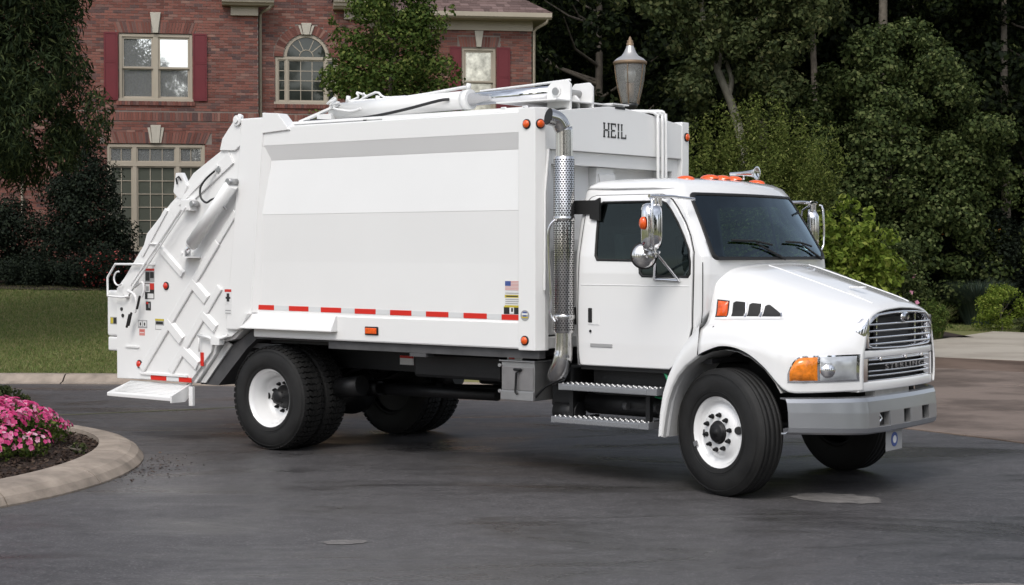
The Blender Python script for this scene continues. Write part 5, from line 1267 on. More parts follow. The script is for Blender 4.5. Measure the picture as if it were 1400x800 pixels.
# marker lamps
def lamp(c, nrm, r, m='orange_plastic', parent=None, sx=1.):
    q = Vector(nrm).normalized(); rot = q.to_track_quat('Z', 'Y').to_euler()
    b_ = MB(); b_.lathe([(r*1.28, 0), (r*1.28, .008), (r*1.02, .012), (0, .0125)], 24, 'z'); b_ = b_.build('lamp_grommet', 'black_gap', parent or BODY); b_.location = c; b_.rotation_euler = rot; b_.scale = (sx, 1, 1)
    l_ = MB(); l_.lathe([(r, .010), (r*.96, .020), (r*.6, .026), (0, .028)], 24, 'z'); l_ = l_.build('marker_lamp', m, parent or BODY); l_.location = c; l_.rotation_euler = rot; l_.scale = (sx, 1, 1)
lamp((-1.935, -1.2235, 3.10), (0, -1, 0), .034); lamp((-1.822, -1.180, 3.10), (.89, -.45, 0), .034); lamp((-1.955, -1.2235, 1.205), (0, -1, 0), .034)
lamp((-1.798, 1.155, 3.10), (1, 0, 0), .034)
o = MB(); o.box(-.085, .085, 0, -.012, -.040, .040); o = o.build('marker_surround', 'black_gap', BODY, bevel=.011); o.location = (-3.79, -1.2125, 1.235)
o = MB(); o.box(-.072, .072, -.012, -.024, -.028, .028); o = o.build('marker_lamp', 'orange_plastic', BODY, bevel=.012, seg=3); o.location = (-3.79, -1.2125, 1.235)
# reflective tape
reds = [(-5.37, -5.13), (-4.92, -4.65), (-4.48, -4.21), (-4.03, -3.76), (-3.575, -3.31), (-3.13, -2.86), (-2.68, -2.41), (-2.24, -2.04)]
for k, (a, b_) in enumerate(reds):
    z = 1.425 - .003*k; yy = lambda z_: 1.192
    MB().box(a, b_, -yy(z)-.0035, -yy(z)+.01, z-.024, z+.024).build('reflector_tape', 'red_tape', BODY)
    if k < 7: MB().box(b_+.002, reds[k+1][0]-.002, -yy(z)-.003, -yy(z)+.01, z-.0225, z+.0225).build('reflector_tape', 'silver_tape', BODY)
def decal(name, x0, x1, z0, z1, y, base, marks, parent=None):
    """flat sticker on the right-hand side; marks: (u0,u1,v0,v1,material)"""
    ms = [base] + sorted(set(q[4] for q in marks)); mb = MB(); mb.box(x0, x1, y-.0015, y+.003, z0, z1)
    for i, (u0, u1, v0, v1, m_) in enumerate(marks):
        mb.mi = ms.index(m_); yy = y-.0024-.00012*i
        mb.add([(x0+(x1-x0)*u0, yy, z0+(z1-z0)*v0), (x0+(x1-x0)*u1, yy, z0+(z1-z0)*v0), (x0+(x1-x0)*u1, yy, z0+(z1-z0)*v1), (x0+(x1-x0)*u0, yy, z0+(z1-z0)*v1)], [(0,1,2,3)])
    return mb.build(name, ms, parent or BODY, fix=False)
YD = -1.1945
flag = [(0, 1, v, v+.077, 'decal_pink') for v in np.arange(0, 1, .154)] + [(0, .42, .46, 1, 'decal_blue')]
decal('flag_sticker', -2.20, -2.045, 1.645, 1.725, YD+.001, 'decal_white', flag)
decal('notice_sticker', -2.205, -2.04, 1.455, 1.640, YD+.0025, 'decal_white', [(.0, 1, .66, .80, 'decal_yellow'), (.1, .9, .70, .76, 'decal_black'), (.05, .95, .56, .60, 'decal_grey'), (.05, .95, .46, .50, 'decal_grey'), (.05, .9, .36, .40, 'decal_grey'), (.05, .95, .86, .90, 'decal_grey'), (0, 1, .2, .30, 'decal_yellow'), (0, 1, 0, .2, 'decal_black')])
decal('warning_sticker', -2.215, -2.035, 1.432, 1.50, YD+.0015, 'decal_black', [(.36, .64, .05, .95, 'decal_white'), (.46, .58, .3, .8, 'decal_black'), (0, 1, .88, 1, 'decal_yellow')])
o = MB(); o.disc((0, 0, 0), .048, (0, 1, 0), 24, .004); o = o.build('round_seal', 'decal_grey', BODY); o.location = (-1.955, -1.2245, 1.425)
for a, b_, c, d_, m_ in ((-.032, .032, .004, .020, 'decal_white'), (-.034, .034, -.022, -.010, 'decal_yellow'), (-.018, .018, -.010, .004, 'decal_blue'), (-.022, .022, .022, .034, 'decal_blue')): MB().box(a, b_, -.0035, -.002, c, d_).build('seal_print', m_, o)

# ---- tailgate
TGP = [(-5.40, 3.12), (-5.86, 3.02), (-6.31, 2.79), (-6.49, 2.61), (-6.66, 2.49), (-7.05, 2.17), (-7.10, 2.05), (-7.42, 1.70), (-7.555, 1.58), (-7.555, .61), (-6.33, .61), (-6.02, .93), (-5.99, 1.04), (-5.73, 1.09), (-5.56, 1.22), (-5.40, 1.22)]
TG = tp('tailgate', MB().prism(TGP, -1.165, 1.165), 'white_paint', bevel=.01)
for sd_ in (-1, 1):
    f_ = lambda y: sd_*y
    MB().prism(TGP[:10] + [(-6.36, .645), (-6.05, .95), (-6.02, 1.06), (-5.74, 1.12), (-5.56, 1.24), (-5.42, 1.24)], f_(1.160), f_(1.20)).build('side_plate', 'white_paint', TG, bevel=.004)
    # hinge plate at the top
    MB().prism([(-5.56, 3.35), (-5.60, 3.37), (-5.84, 3.13), (-5.88, 3.01), (-5.66, 3.0), (-5.57, 3.05)], f_(1.19), f_(1.226)).build('hinge_plate', 'white_paint', TG, bevel=.006)
    MB().prism([(-5.56, 3.30), (-5.66, 3.33), (-5.84, 3.16), (-5.86, 3.05), (-5.56, 3.04)], f_(.95), f_(1.188)).build('hinge_block', 'white_paint', TG, bevel=.006)
    hp = MB(); hp.cyl((-5.60, f_(1.22), 3.30), (-5.60, f_(1.252), 3.30), .052, .052, 20); hp.cyl((-5.60, f_(1.25), 3.30), (-5.60, f_(1.268), 3.30), .026, .026, 12); hp.build('hinge_pin', 'white_paint', TG)
    # edge flange running down the rear edge
    def flange(a, b_, w, y0, y1, nm='edge_flange', m='white_paint', bv=.004):
        a, b_ = Vector((a[0], a[1])), Vector((b_[0], b_[1])); d = (b_-a).normalized(); p_ = Vector((-d.y, d.x))*w/2
        return MB().prism([tuple(a-p_), tuple(b_-p_), tuple(b_+p_), tuple(a+p_)], f_(y0), f_(y1)).build(nm, m, TG, bevel=bv)
    if sd_ < 0:
        flange((-5.72, 2.93), (-6.62, 2.385), .13, 1.198, 1.222); flange((-6.60, 2.40), (-7.42, 1.52), .13, 1.1985, 1.219)
        flange((-6.70, 2.42), (-7.10, 1.94), .05, 1.199, 1.235, 'guide_rail'); flange((-5.90, 2.86), (-6.50, 2.47), .03, 1.2221, 1.236, 'edge_rib')
        # long diagonals and chevrons
        flange((-7.13, .72), (-5.93, 2.08), .085, 1.198, 1.226, 'diagonal_rib', bv=.01); flange((-6.67, .72), (-5.90, 1.62), .085, 1.1985, 1.224, 'diagonal_rib', bv=.01)
        flange((-5.93, 2.08), (-5.66, 2.385), .07, 1.1982, 1.222, 'diagonal_rib', bv=.01)
        for a, b_, w in (((-6.33, 1.66), (-6.10, 1.48), .15), ((-6.72, 1.24), (-6.49, 1.05), .15), ((-6.47, .95), (-6.24, .80), .15), ((-6.16, 1.33), (-5.97, 1.19), .13), ((-6.83, 2.02), (-6.47, 1.74), .10)):
            v0, v1 = Vector(a), Vector(b_); d = (v1-v0).normalized(); p_ = Vector((-d.y, d.x)); pts = []
            for v_ in (v0, v1): pts.append([(v_.x-p_.x*w/2*s1, f_(yy), v_.y-p_.y*w/2*s1) for s1, yy in ((1, 1.195), (.55, 1.229), (-.55, 1.229), (-1, 1.195))])
            c_ = MB().grid(pts, smooth=False); c_.add(pts[0], [(0,1,2,3)]); c_.add(pts[1], [(3,2,1,0)]); c_.build('chevron_rib', 'white_paint', TG)
        # lifting cylinder with clevis
        cy_ = MB(); cy_.cyl((-5.62, -1.30, 2.66), (-6.22, -1.30, 2.06), .068, .068, 24); cy_.cyl((-6.22, -1.30, 2.06), (-6.24, -1.30, 2.04), .060, .058, 20); cy_.build('lift_cylinder', 'white_paint', TG)
        MB().cyl((-6.22, -1.30, 2.06), (-6.33, -1.30, 1.95), .026, .026, 14).build('cylinder_rod', 'chrome', TG)
        cv = MB(); cv.box(-6.42, -6.20, -1.37, -1.20, 1.915, 1.93); cv.box(-6.36, -6.29, -1.345, -1.33, 1.93, 2.0); cv.box(-6.36, -6.29, -1.27, -1.255, 1.93, 2.0); cv.cyl((-6.325, -1.36, 1.965), (-6.325, -1.24, 1.965), .02, .02, 12); cv.build('clevis', 'white_paint', TG)
        MB().cyl((-5.62, -1.36, 2.68), (-5.62, -1.235, 2.68), .035, .035, 14).build('clevis_pin', 'aluminium', TG)
        # hydraulic hose
        MB().tube([(-5.93, -1.25, 2.80), (-6.03, -1.28, 2.72), (-6.10, -1.29, 2.63), (-6.08, -1.30, 2.53), (-6.0, -1.30, 2.48), (-5.92, -1.30, 2.51), (-5.84, -1.30, 2.52), (-5.80, -1.29, 2.48)], .011, 8, sub=4).build('hydraulic_hose', 'hose_black', TG, fix=False)
        MB().tube([(-5.80, -1.29, 2.48), (-5.72, -1.285, 2.41)], .014, 8).build('hose_fitting', 'aluminium', TG); MB().disc((-5.90, -1.225, 2.82), .035, (0, 1, 0), 16, .02).build('hose_port', 'aluminium', TG)
        # operating rods, links and levers
        lk = MB(); lk.tube([(-6.36, -1.28, 2.47), (-7.22, -1.28, 1.62)], .011, 8); lk.tube([(-6.31, -1.30, 2.44), (-7.17, -1.30, 1.59)], .009, 8); lk.build('control_rod', 'white_paint', TG, fix=False)
        MB().box(-6.40, -6.25, -1.30, -1.20, 2.40, 2.52).build('valve_bracket', 'white_paint', TG, bevel=.01); MB().cyl((-6.22, -1.31, 2.47), (-6.22, -1.22, 2.47), .03, .03, 12).build('valve', 'aluminium', TG)
        MB().tube([(-7.16, -1.27, 1.60), (-7.05, -1.27, 1.66), (-7.02, -1.27, 1.58), (-7.05, -1.27, 1.50)], .014, 8, sub=3).build('lever', 'white_paint', TG, fix=False)
        MB().tube([(-7.28, -1.27, 1.56), (-7.17, -1.27, 1.52), (-7.14, -1.27, 1.42), (-7.17, -1.27, 1.33)], .016, 8, sub=3).build('lever', 'white_paint', TG, fix=False)
        for x, z in ((-7.06, 1.51), (-7.20, 1.33), (-7.23, 1.31)): MB().tube([(x, -1.29, z), (x-.05, -1.29, z-.14)], .013, 8).build('lever_grip', 'black_gap', TG, fix=False)
        MB().tube([(-6.92, -1.20, 1.845), (-6.95, -1.26, 1.845), (-7.50, -1.26, 1.845), (-7.63, -1.26, 1.70), (-7.63, -1.26, 1.50), (-7.40, -1.26, 1.49), (-7.33, -1.22, 1.50)], .013, 8, sub=1).build('grab_rail', 'white_paint', TG, fix=False)
        MB().tube([(-7.45, -1.25, 1.76)]+[(-7.46+.075*math.cos(a), -1.25, 1.69+.075*math.sin(a)) for a in np.linspace(1.5, 5.5, 12)], .010, 8).build('cable_loop', 'white_paint', TG, fix=False)
        MB().tube([(-6.98, -1.22, 2.06), (-6.82, -1.25, 2.06), (-6.75, -1.25, 2.055)], .010, 6).build('rod_guide', 'white_paint', TG, fix=False)
        # upper lifting ear
        MB().prism([(-6.47, 2.80), (-6.56, 2.80), (-6.60, 2.60), (-6.48, 2.50), (-6.38, 2.66)], -1.222, -1.17).build('lifting_ear', 'white_paint', TG, bevel=.006)
        MB().tube([(-6.52, -1.235, 2.68), (-6.53, -1.24, 2.74), (-6.49, -1.24, 2.76), (-6.46, -1.235, 2.72)], .009, 6).build('ear_ring', 'black_gap', TG, fix=False)
        # latch at the hinge line
        lt = MB(); lt.tube([(-6.20, -1.24, 1.12), (-6.02, -1.25, 1.10), (-5.95, -1.25, 1.07), (-5.74, -1.25, 1.13)], .018, 8); lt.box(-5.98, -5.85, -1.27, -1.20, 1.03, 1.10); lt.build('tailgate_latch', 'white_paint', TG)
        MB().tube([(-6.19, -1.24, 1.10), (-6.19, -1.24, .95)], .008, 6).build('latch_rod', 'white_paint', TG)
# rear corner box
MB().box(-7.76, -7.57, -1.17, -.86, 1.06, 1.56).build('rear_light_box', 'white_paint', TG, bevel=.025, seg=3); MB().box(-7.755, -7.58, -1.165, -.90, .90, 1.055).build('rear_light_box', 'white_paint', TG, bevel=.02, seg=3)
MB().box(-7.70, -7.58, .86, 1.17, .95, 1.56).build('rear_light_box', 'white_paint', TG, bevel=.025, seg=3)
decal('warning_sticker', -7.70, -7.59, 1.19, 1.27, -1.1705, 'decal_grey', [(.05, .45, .1, .9, 'decal_yellow'), (.5, .95, .1, .9, 'decal_black')], TG)
for x, z in ((-7.47, 1.36), (-7.45, 1.29)): MB().disc((x, -1.203, z), .02, (0, 1, 0), 10, .01).build('plug', 'decal_black', TG)
# tailgate stickers, lamps, tape
YT = -1.2008
decal('warning_sticker', -7.08, -6.93, 1.655, 1.80, YT, 'decal_grey', [(0, 1, .84, 1, 'decal_red'), (.05, .5, .1, .75, 'decal_black'), (.55, .95, .3, .75, 'decal_black')], TG)
decal('warning_sticker', -7.085, -6.935, 1.475, 1.645, YT, 'decal_black', [(.55, 1, .6, 1, 'decal_red'), (.05, .55, .45, .95, 'decal_white'), (.15, .45, .5, .8, 'decal_grey'), (.3, .95, .05, .35, 'decal_white')], TG)
decal('warning_sticker', -7.07, -6.99, 1.355, 1.45, YT, 'decal_black', [(.1, .5, .7, .95, 'decal_red'), (.55, .8, .3, .8, 'decal_grey')], TG)
decal('plate_sticker', -7.20, -7.05, 1.165, 1.25, YT, 'decal_grey', [(.08, .45, .2, .85, 'decal_white'), (.55, .92, .2, .85, 'decal_white'), (.2, .35, .3, .7, 'decal_black'), (.65, .8, .3, .7, 'decal_black')], TG)
decal('notice_sticker', -7.18, -7.09, 1.085, 1.155, YT, 'decal_pink', [(.1, .9, .4, .5, 'decal_white'), (.1, .9, .65, .75, 'decal_red')], TG)
decal('notice_sticker', -6.92, -6.78, 1.155, 1.27, YT, 'decal_grey', [(0, 1, .82, 1, 'decal_yellow'), (.05, .95, .05, .4, 'decal_white'), (.1, .9, .5, .75, 'decal_black')], TG)
decal('warning_sticker', -5.80, -5.70, 1.46, 1.60, -1.2368, 'decal_white', [(0, 1, .80, 1, 'decal_red'), (.3, .7, .1, .7, 'decal_black'), (.15, .85, .30, .45, 'decal_black')])
decal('notice_sticker', -5.80, -5.70, 1.34, 1.45, -1.2368, 'decal_white', [(.1, .9, .1, .2, 'decal_grey'), (.1, .9, .35, .45, 'decal_grey')])
lamp((-6.74, YT, 1.62), (0, -1, 0), .034, 'red_plastic', TG); lamp((-7.18, YT, .78), (0, -1, 0), .034, 'red_plastic', TG)
for a, b_ in ((-6.99, -6.74), (-6.54, -6.35)): MB().box(a, b_, -1.2085, -1.199, .620, .668).build('reflector_tape', 'red_tape', TG)
MB().box(-6.738, -6.542, -1.208, -1.199, .622, .666).build('reflector_tape', 'silver_tape', TG); MB().box(-6.205, -6.16, -1.2085, -1.199, .80, .94).build('reflector_tape', 'red_tape', TG)
MB().box(-7.16, -6.40, -1.222, -1.1985, .67, .70).build('bottom_rib', 'white_paint', TG, bevel=.006)
MB().prism([(-7.40, .95), (-7.18, .95), (-7.18, .97), (-7.40, .97)], -1.215, -1.199).build('bottom_rib', 'white_paint', TG)
# riding step
st_ = MB(); st_.add([(-7.38, -1.15, .595), (-6.42, -1.15, .595), (-6.42, -1.42, .475), (-7.48, -1.40, .475), (-7.38, -1.15, .565), (-6.42, -1.15, .565), (-6.42, -1.42, .435), (-7.48, -1.40, .435)], [(0,1,2,3), (7,6,5,4), (3,2,6,7), (0,3,7,4), (1,0,4,5), (2,1,5,6)])
rs = tp('riding_step', st_, 'white_paint', bevel=.006)
MB().prism([(-1.15, .61), (-1.43, .49), (-1.43, .42), (-1.25, .42), (-1.15, .50)], -6.418, -6.395, 'yz').build('step_cheek', 'white_paint', rs)
for t in np.linspace(.08, .92, 9):
    MB().box(-7.37, -6.46, -1.152-.24*t-.006, -1.152-.24*t+.006, .597-.113*t, .602-.113*t).build('step_grip', 'white_paint', rs)
MB().box(-6.36, -6.30, -1.235, -1.20, .38, .58).build('step_bracket', 'white_paint', T, bevel=.004)
# hopper floor sweeping up ahead of the tail
MB().prism([(-6.33, .60), (-6.05, .60), (-5.62, 1.0), (-5.45, 1.12), (-4.6, 1.12), (-4.6, 1.20), (-5.5, 1.21), (-5.95, .96)], -1.10, 1.10).build('hopper_floor', 'underframe_grey', T)
for y in (-1.105,): MB().prism([(-6.30, .62), (-6.22, .62), (-5.82, 1.03), (-5.90, 1.06)], y-.02, y).build('hopper_edge', 'grey_white', T)
MB().box(-6.1, -5.0, -1.02, -.98, .90, .96).build('hopper_rail', 'underframe_grey', T); MB().box(-6.0, -5.2, -1.03, -.99, 1.0, 1.05).build('hopper_rail', 'underframe_grey', T)

# ---- packer gear on the roof
for y in (-.62,):
    cy_ = MB(); cy_.cyl((-4.85, y, 3.385), (-3.12, y, 3.415), .088, .088, 24); cy_.cyl((-3.14, y, 3.415), (-3.06, y, 3.416), .095, .095, 24); cy_.build('packer_cylinder', 'white_paint', BODY)
    MB().cyl((-3.06, y, 3.416), (-2.0, y, 3.43), .062, .062, 20).build('cylinder_rod', 'chrome', BODY)
    MB().tube([(-4.7, y+.02, 3.48), (-3.9, y+.03, 3.485), (-3.2, y+.02, 3.535), (-3.1, y, 3.53)], .016, 8, sub=3).build('hydraulic_pipe', 'white_paint', BODY, fix=False)
    for yy in (y-.12, y+.22):
        MB().prism([(-2.08, 3.24), (-2.08, 3.46), (-2.02, 3.515), (-1.86, 3.52), (-1.82, 3.48), (-1.82, 3.24)], yy, yy+.03).build('cylinder_bracket', 'white_paint', BODY, bevel=.006)
    MB().prism([(-1.98, 3.25), (-1.88, 3.25), (-1.88, 3.36), (-1.92, 3.40), (-1.98, 3.40)], y+.09, y+.12).build('bracket_web', 'white_paint', BODY, bevel=.01)
    MB().cyl((-1.97, y-.145, 3.42), (-1.97, y+.27, 3.42), .035, .035, 16).build('bracket_pin', 'aluminium', BODY); MB().disc((-1.97, y-.128, 3.42), .048, (0, 1, 0), 16, .012).build('pin_plate', 'white_paint', BODY)
    MB().box(-4.98, -4.78, y-.12, y+.12, 3.29, 3.36).build('cylinder_foot', 'white_paint', BODY, bevel=.006)
MB().tube([(-3.05, -.50, 3.50), (-2.5, -.50, 3.52), (-2.0, -.49, 3.545)], .012, 6).build('hydraulic_pipe', 'white_paint', BODY, fix=False)
MB().box(-2.5, -1.82, -.95, .12, 3.325, 3.338).build('roof_plate', 'white_paint', BODY, bevel=.003); MB().box(-1.95, -1.80, -.10, .16, 3.339, 3.352).build('roof_plate', 'white_paint', BODY); MB().box(-1.86, -1.801, -.06, .10, 3.30, 3.324).build('roof_slot', 'black_gap', BODY)
MB().box(-5.1, -2.05, -1.12, -1.08, 3.236, 3.262).build('roof_rail', 'white_paint', BODY, bevel=.004)
MB().box(-3.7, -1.9, -1.16, -1.13, 3.222, 3.244).build('roof_rail', 'white_paint', BODY)
for x in (-3.95, -3.6, -3.22, -2.84): MB().cyl((x, -1.135, 3.2265), (x, -1.135, 3.236), .016, .016, 10).build('drain_plug', 'black_gap', BODY)
for x in (-2.06, -2.30): MB().tube([(x, -1.12, 3.24), (x, -1.12, 3.265), (x+.05, -1.12, 3.265), (x+.05, -1.12, 3.24)], .008, 6).build('roof_eye', 'white_paint', BODY, fix=False)
# fittings, short hoses and thin black tubes at the rear end
rr = random.Random(5)
for k in range(9):
    a = Vector((-4.78 + rr.uniform(-.14, .12), -.62 + rr.uniform(-.16, .16), 3.42 + rr.uniform(0, .08))); pts = [a]
    for j in range(3): pts.append(pts[-1] + Vector((rr.uniform(-.02, .13), rr.uniform(-.10, .10), rr.uniform(-.05, .055))))
    MB().tube(pts, .012, 6, sub=3).build('hose', 'white_paint', BODY, fix=False)
for x, y, z in ((-4.80, -.68, 3.49), (-4.68, -.60, 3.51), (-4.28, -.60, 3.49), (-3.10, -.62, 3.54), (-4.88, -.55, 3.47)): MB().cyl((x, y, z-.03), (x+.01, y, z+.03), .026, .022, 8).build('fitting', 'white_paint', BODY)
MB().tube([(-5.0, -.80, 3.30), (-4.6, -.86, 3.275), (-4.1, -.90, 3.285), (-3.7, -.84, 3.34), (-3.35, -.76, 3.41), (-3.25, -.72, 3.42)], .015, 8, sub=4).build('hose', 'hose_black', BODY, fix=False)  # dark line along the roof, drawn as a thin black tube
MB().tube([(-5.0, -.9, 3.28), (-4.4, -.93, 3.27)], .012, 6).build('hose', 'hose_black', BODY, fix=False)
MB().beam((-5.25, -.7, 3.30), (-4.72, -.7, 3.44), .05, .022).build('prop_bar', 'white_paint', BODY); MB().prism([(-5.12, 3.305), (-4.80, 3.305), (-4.75, 3.40)], -.60, -.56).build('prop_web', 'black_gap', BODY)
MB().tube([(-4.65, -.55, 3.46), (-4.35, -.55, 3.56), (-4.2, -.58, 3.50), (-3.9, -.6, 3.49)], .013, 6, sub=3).build('hose', 'white_paint', BODY, fix=False)

# ---- exhaust stack
EX, EY = -1.60, -1.13
stk = MB(); stk.tube([(EX-.20, EY+.22, .90), (EX-.16, EY+.12, .89), (EX-.11, EY+.05, .91), (EX-.045, EY+.01, .98), (EX-.008, EY, 1.08), (EX, EY, 1.20), (EX, EY, 2.0), (EX, EY, 2.96), (EX-.006, EY-.012, 3.05), (EX-.028, EY-.06, 3.125), (EX-.065, EY-.14, 3.15)], [.088, .088, .088, .088, .084, .075, .074, .074, .074, .074, .074], 24, cap=False, sub=5)
stack = tp('exhaust_stack', stk, 'polished_steel', fix=False)
MB().disc((EX-.0645, EY-.139, 3.150), .0705, (-.42, -.88, .2), 24, .006).build('stack_mouth', 'black_gap', stack)
sh_ = MB(); sh_.lathe([(.084, 1.28), (.090, 1.29), (.090, 2.80), (.084, 2.81)], 32, 'z', (EX, EY, 0)); shd = sh_.build('heat_shield', 'polished_steel', stack)
pf = MB(); nrow = 78
for j in range(nrow):
    for k in range(22):
        a = 2*math.pi*(k + .5*(j % 2))/22; z = 1.31 + 1.47*j/(nrow-1); c = Vector((EX+.0908*math.cos(a), EY+.0908*math.sin(a), z)); t = Vector((-math.sin(a), math.cos(a), 0))*.0095; u_ = Vector((0, 0, .0095))
        pf.add([c-t, c-u_*.9, c+t, c+u_*.9], [(0,1,2,3)], False)
tag(pf.build('perforations', 'black_gap', shd, fix=False), kind='stuff')
for z in (1.40, 2.25): MB().lathe([(.092, z), (.097, z+.01), (.097, z+.03), (.092, z+.04)], 28, 'z', (EX, EY, 0)).build('clamp_band', 'polished_steel', stack)
MB().tube([(EX-.02, EY-.10, 2.26), (EX-.06, EY-.13, 2.20), (EX-.07, EY-.13, 2.05), (EX-.05, EY-.12, 1.6), (EX-.06, EY-.115, 1.45), (EX-.02, EY-.10, 1.38)], .012, 8, sub=3).build('grab_handle', 'chrome', stack, fix=False)
MB().box(EX+.02, EX+.26, EY+.12, EY+.16, 2.31, 2.43).build('stack_bracket', 'black_gap', stack); MB().prism([(EX+.20, 2.27), (EX+.30, 2.25), (EX+.30, 2.45), (EX+.20, 2.40)], EY+.10, EY+.13).build('stack_bracket', 'black_gap', stack)
MB().box(EX+.02, EX+.16, EY+.1, EY+.16, 1.35, 1.50).build('stack_bracket', 'black_gap', stack)

# ---- chassis
for y in (-.47, .40): MB().box(-6.0, .92, y, y+.07, .80, 1.06).build('frame_rail', 'chassis_black', T)
for x in (-5.7, -4.6, -3.6, -2.6, -1.4, -.5, .5): MB().box(x, x+.1, -.398, .398, .84, 1.02).build('crossmember', 'chassis_black', T)
MB().box(-5.4, -1.9, -.98, .98, 1.06, 1.12).build('subframe', 'chassis_black', T)
ds_ = MB(); ds_.cyl((-4.9, 0, .56), (-2.2, 0, .66), .055, .055, 16); ds_.cyl((-4.0, 0, .593), (-3.9, 0, .597), .085, .085, 16); ds_.cyl((-4.95, 0, .558), (-4.8, 0, .563), .09, .075, 16); ds_.build('drive_shaft', 'chassis_black', T)
MB().cyl((-4.3, -.42, .60), (-2.9, -.42, .62), .055, .055, 16).build('brake_pipe_guard', 'chassis_black', T)
ax = MB(); ax.cyl((-WB, -.95, TR), (-WB, .95, TR), .085, .085, 16); ax.build('rear_axle', 'chassis_black', T)
dfm = MB(); dfm.lathe([(.06, -.30), (.17, -.24), (.235, -.12), (.25, 0), (.235, .12), (.17, .22), (.08, .28)], 24, 'y', (-WB, 0, TR)); dfm.build('differential', 'chassis_black', T)
MB().cyl((0, -.9, TR), (0, .9, TR), .05, .05, 12).build('front_axle', 'chassis_black', T); 
for y in (-.43, .43):
    for x0, x1, z in ((-.75, .70, .72), (-WB-.7, -WB+.7, .74)):
        for k in range(4): MB().tube([(x0+.09*k, y, z+.10-.02*k), ((x0+x1)/2, y, z-.06-.02*k), (x1-.09*k, y, z+.10-.02*k)], .012, 4, sub=4).build('leaf_spring', 'chassis_black', T, fix=False)
for y in (-.74, .74): MB().cyl((-WB+.55, y, .62), (-WB+.85, y, .66), .10, .10, 16).build('brake_chamber', 'chassis_black', T)
# batteries, tanks, boxes behind and under the cab
MB().box(-1.48, -.62, -.86, -.40, .58, 1.0).build('battery_box', 'chassis_black', T, bevel=.01)
MB().cyl((-1.55, -.80, .66), (-.65, -.80, .66), .10, .10, 20).build('air_tank', 'chassis_black', T)
for x in (-1.1, -.8): MB().cyl((x, -.93, .66), (x+.04, -.93, .66), .035, .035, 12).build('air_valve', 'underframe_grey', T)
MB().box(-1.55, .85, -.5, .5, .70, 1.05).build('engine_block', 'chassis_black', T, bevel=.02); MB().box(-.10, .86, -.55, .55, .62, 1.15).build('engine_bay', 'black_gap', T, bevel=.02)
MB().cyl((-1.45, .95, .72), (-.5, .95, .72), .27, .27, 28).build('fuel_tank', 'aluminium', T)
MB().box(-1.85, -1.62, -.98, -.45, .62, .98).build('air_cleaner_box', 'chassis_black', T, bevel=.02)
MB().cyl((-1.80, -.95, .58), (-1.55, -.95, .58), .085, .085, 16).build('air_tank', 'chassis_black', T)
MB().box(-3.9, -2.0, .50, 1.05, .62, 1.05).build('underbody_filler', 'chassis_black', T, bevel=.03); MB().box(-3.5, -2.45, -.95, -.48, .80, 1.04).build('valve_box', 'chassis_black', T, bevel=.03)  # far-side box added to darken the open gap under the body
tb = tp('tool_box', MB().box(-2.30, -1.93, -1.12, -.62, .665, 1.005), 'aluminium', bevel=.006)
MB().box(-2.29, -1.94, -1.128, -1.121, .755, .96).build('tool_box_door', 'dull_aluminium', tb, bevel=.003); MB().box(-2.315, -1.915, -1.14, -.60, 1.006, 1.02).build('tool_box_lid', 'aluminium', tb, bevel=.003)
MB().box(-2.30, -1.93, -1.137, -1.121, .665, .745).build('tool_box_lip', 'aluminium', tb, bevel=.004)
lh = MB(); lh.tube([(-2.08, -1.145, .93), (-2.11, -1.15, .91), (-2.12, -1.15, .74), (-2.10, -1.148, .72)], .010, 8); lh.tube([(-2.14, -1.145, .94), (-2.06, -1.145, .94)], .012, 8); lh.build('tool_box_latch', 'chassis_black', tb, fix=False)
for z in (.74, .97): MB().disc((-2.31, -1.13, z), .016, (0, 1, 0), 10, .02).build('box_hinge', 'aluminium', tb)
MB().tube([(-1.93, -1.10, .70), (-1.80, -1.13, .80), (-1.66, -1.14, .86), (-1.60, -1.12, .89)], .010, 6, sub=3).build('cable', 'chassis_black', T, fix=False)
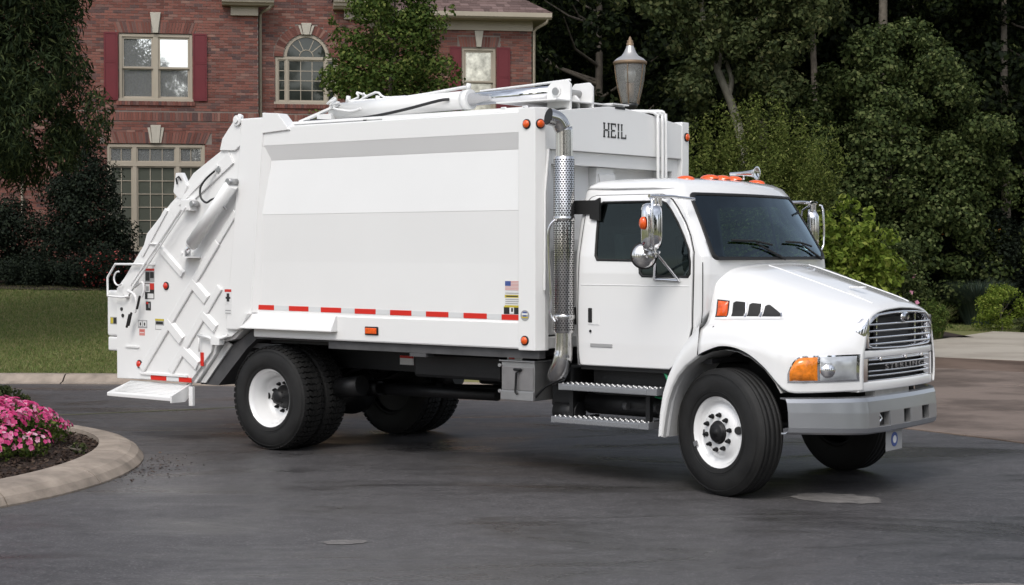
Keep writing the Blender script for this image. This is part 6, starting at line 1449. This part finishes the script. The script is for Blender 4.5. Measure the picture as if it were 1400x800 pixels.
decal('notice_sticker', -4.10, -3.92, .865, .955, -.4725, 'decal_white', [(0, 1, .72, 1, 'decal_red')], T); decal('notice_sticker', -3.82, -3.68, .84, .965, -.4725, 'decal_grey', [(0, 1, .85, 1, 'decal_red'), (.1, .9, .1, .75, 'decal_white')], T)
decal('notice_sticker', -2.25, -2.08, 1.022, 1.044, -1.10, 'decal_white', [(.1, .5, .2, .8, 'decal_red')], T)
# cab steps: folded metal treads with raised teeth
def step(x0, x1, z, y0=-1.13, y1=-.90):
    s_ = tp('cab_step', MB().box(x0, x1, y0, y1, z-.055, z).box(x0+.04, x1-.10, y0-.004, y0-.0001, z-.05, z-.012), 'satin_silver', bevel=.004); tt = MB()
    n_ = int((x1-x0)/.055)
    for k in range(n_):
        for yy in (y0+.03, y0+.09, y0+.15): x = x0 + .03 + k*.055; tt.cyl((x, yy, z), (x, yy, z+.008), .014, .010, 8)
    tag(tt.build('step_teeth', 'aluminium', s_, fix=False), kind='stuff')
    for x in (x0+.15, x1-.15): MB().box(x, x+.03, y1, y1+.25, z-.05, z-.01).build('step_arm', 'chassis_black', s_)
step(-1.66, -.64, .838); step(-1.74, -.72, .548)
MB().box(-1.60, -1.56, -1.05, -1.0, .54, .80).build('step_hanger', 'chassis_black', T); MB().box(-.80, -.76, -1.05, -1.0, .54, .80).build('step_hanger', 'chassis_black', T)
MB().tube([(-.66, -.98, .98), (-.58, -1.0, .86), (-.53, -1.02, .78), (-.56, -1.0, .66)], .014, 8, sub=3).build('air_hose', 'green_hose', T, fix=False); MB().tube([(-.75, -.98, .76), (-.62, -1.0, .74), (-.55, -1.02, .70)], .010, 8, sub=3).build('air_hose', 'green_hose', T, fix=False)
MB().box(-1.50, -.56, -1.01, -.60, .965, .998).build('cab_floor', 'black_gap', T)
MB().cyl((.55, -.60, .60), (.55, .75, .60), .018, .018, 10).build('tie_rod', 'chassis_black', T); MB().box(.30, .95, -.75, -.5, .62, .68).build('bumper_mount', 'chassis_black', T)
#--END--
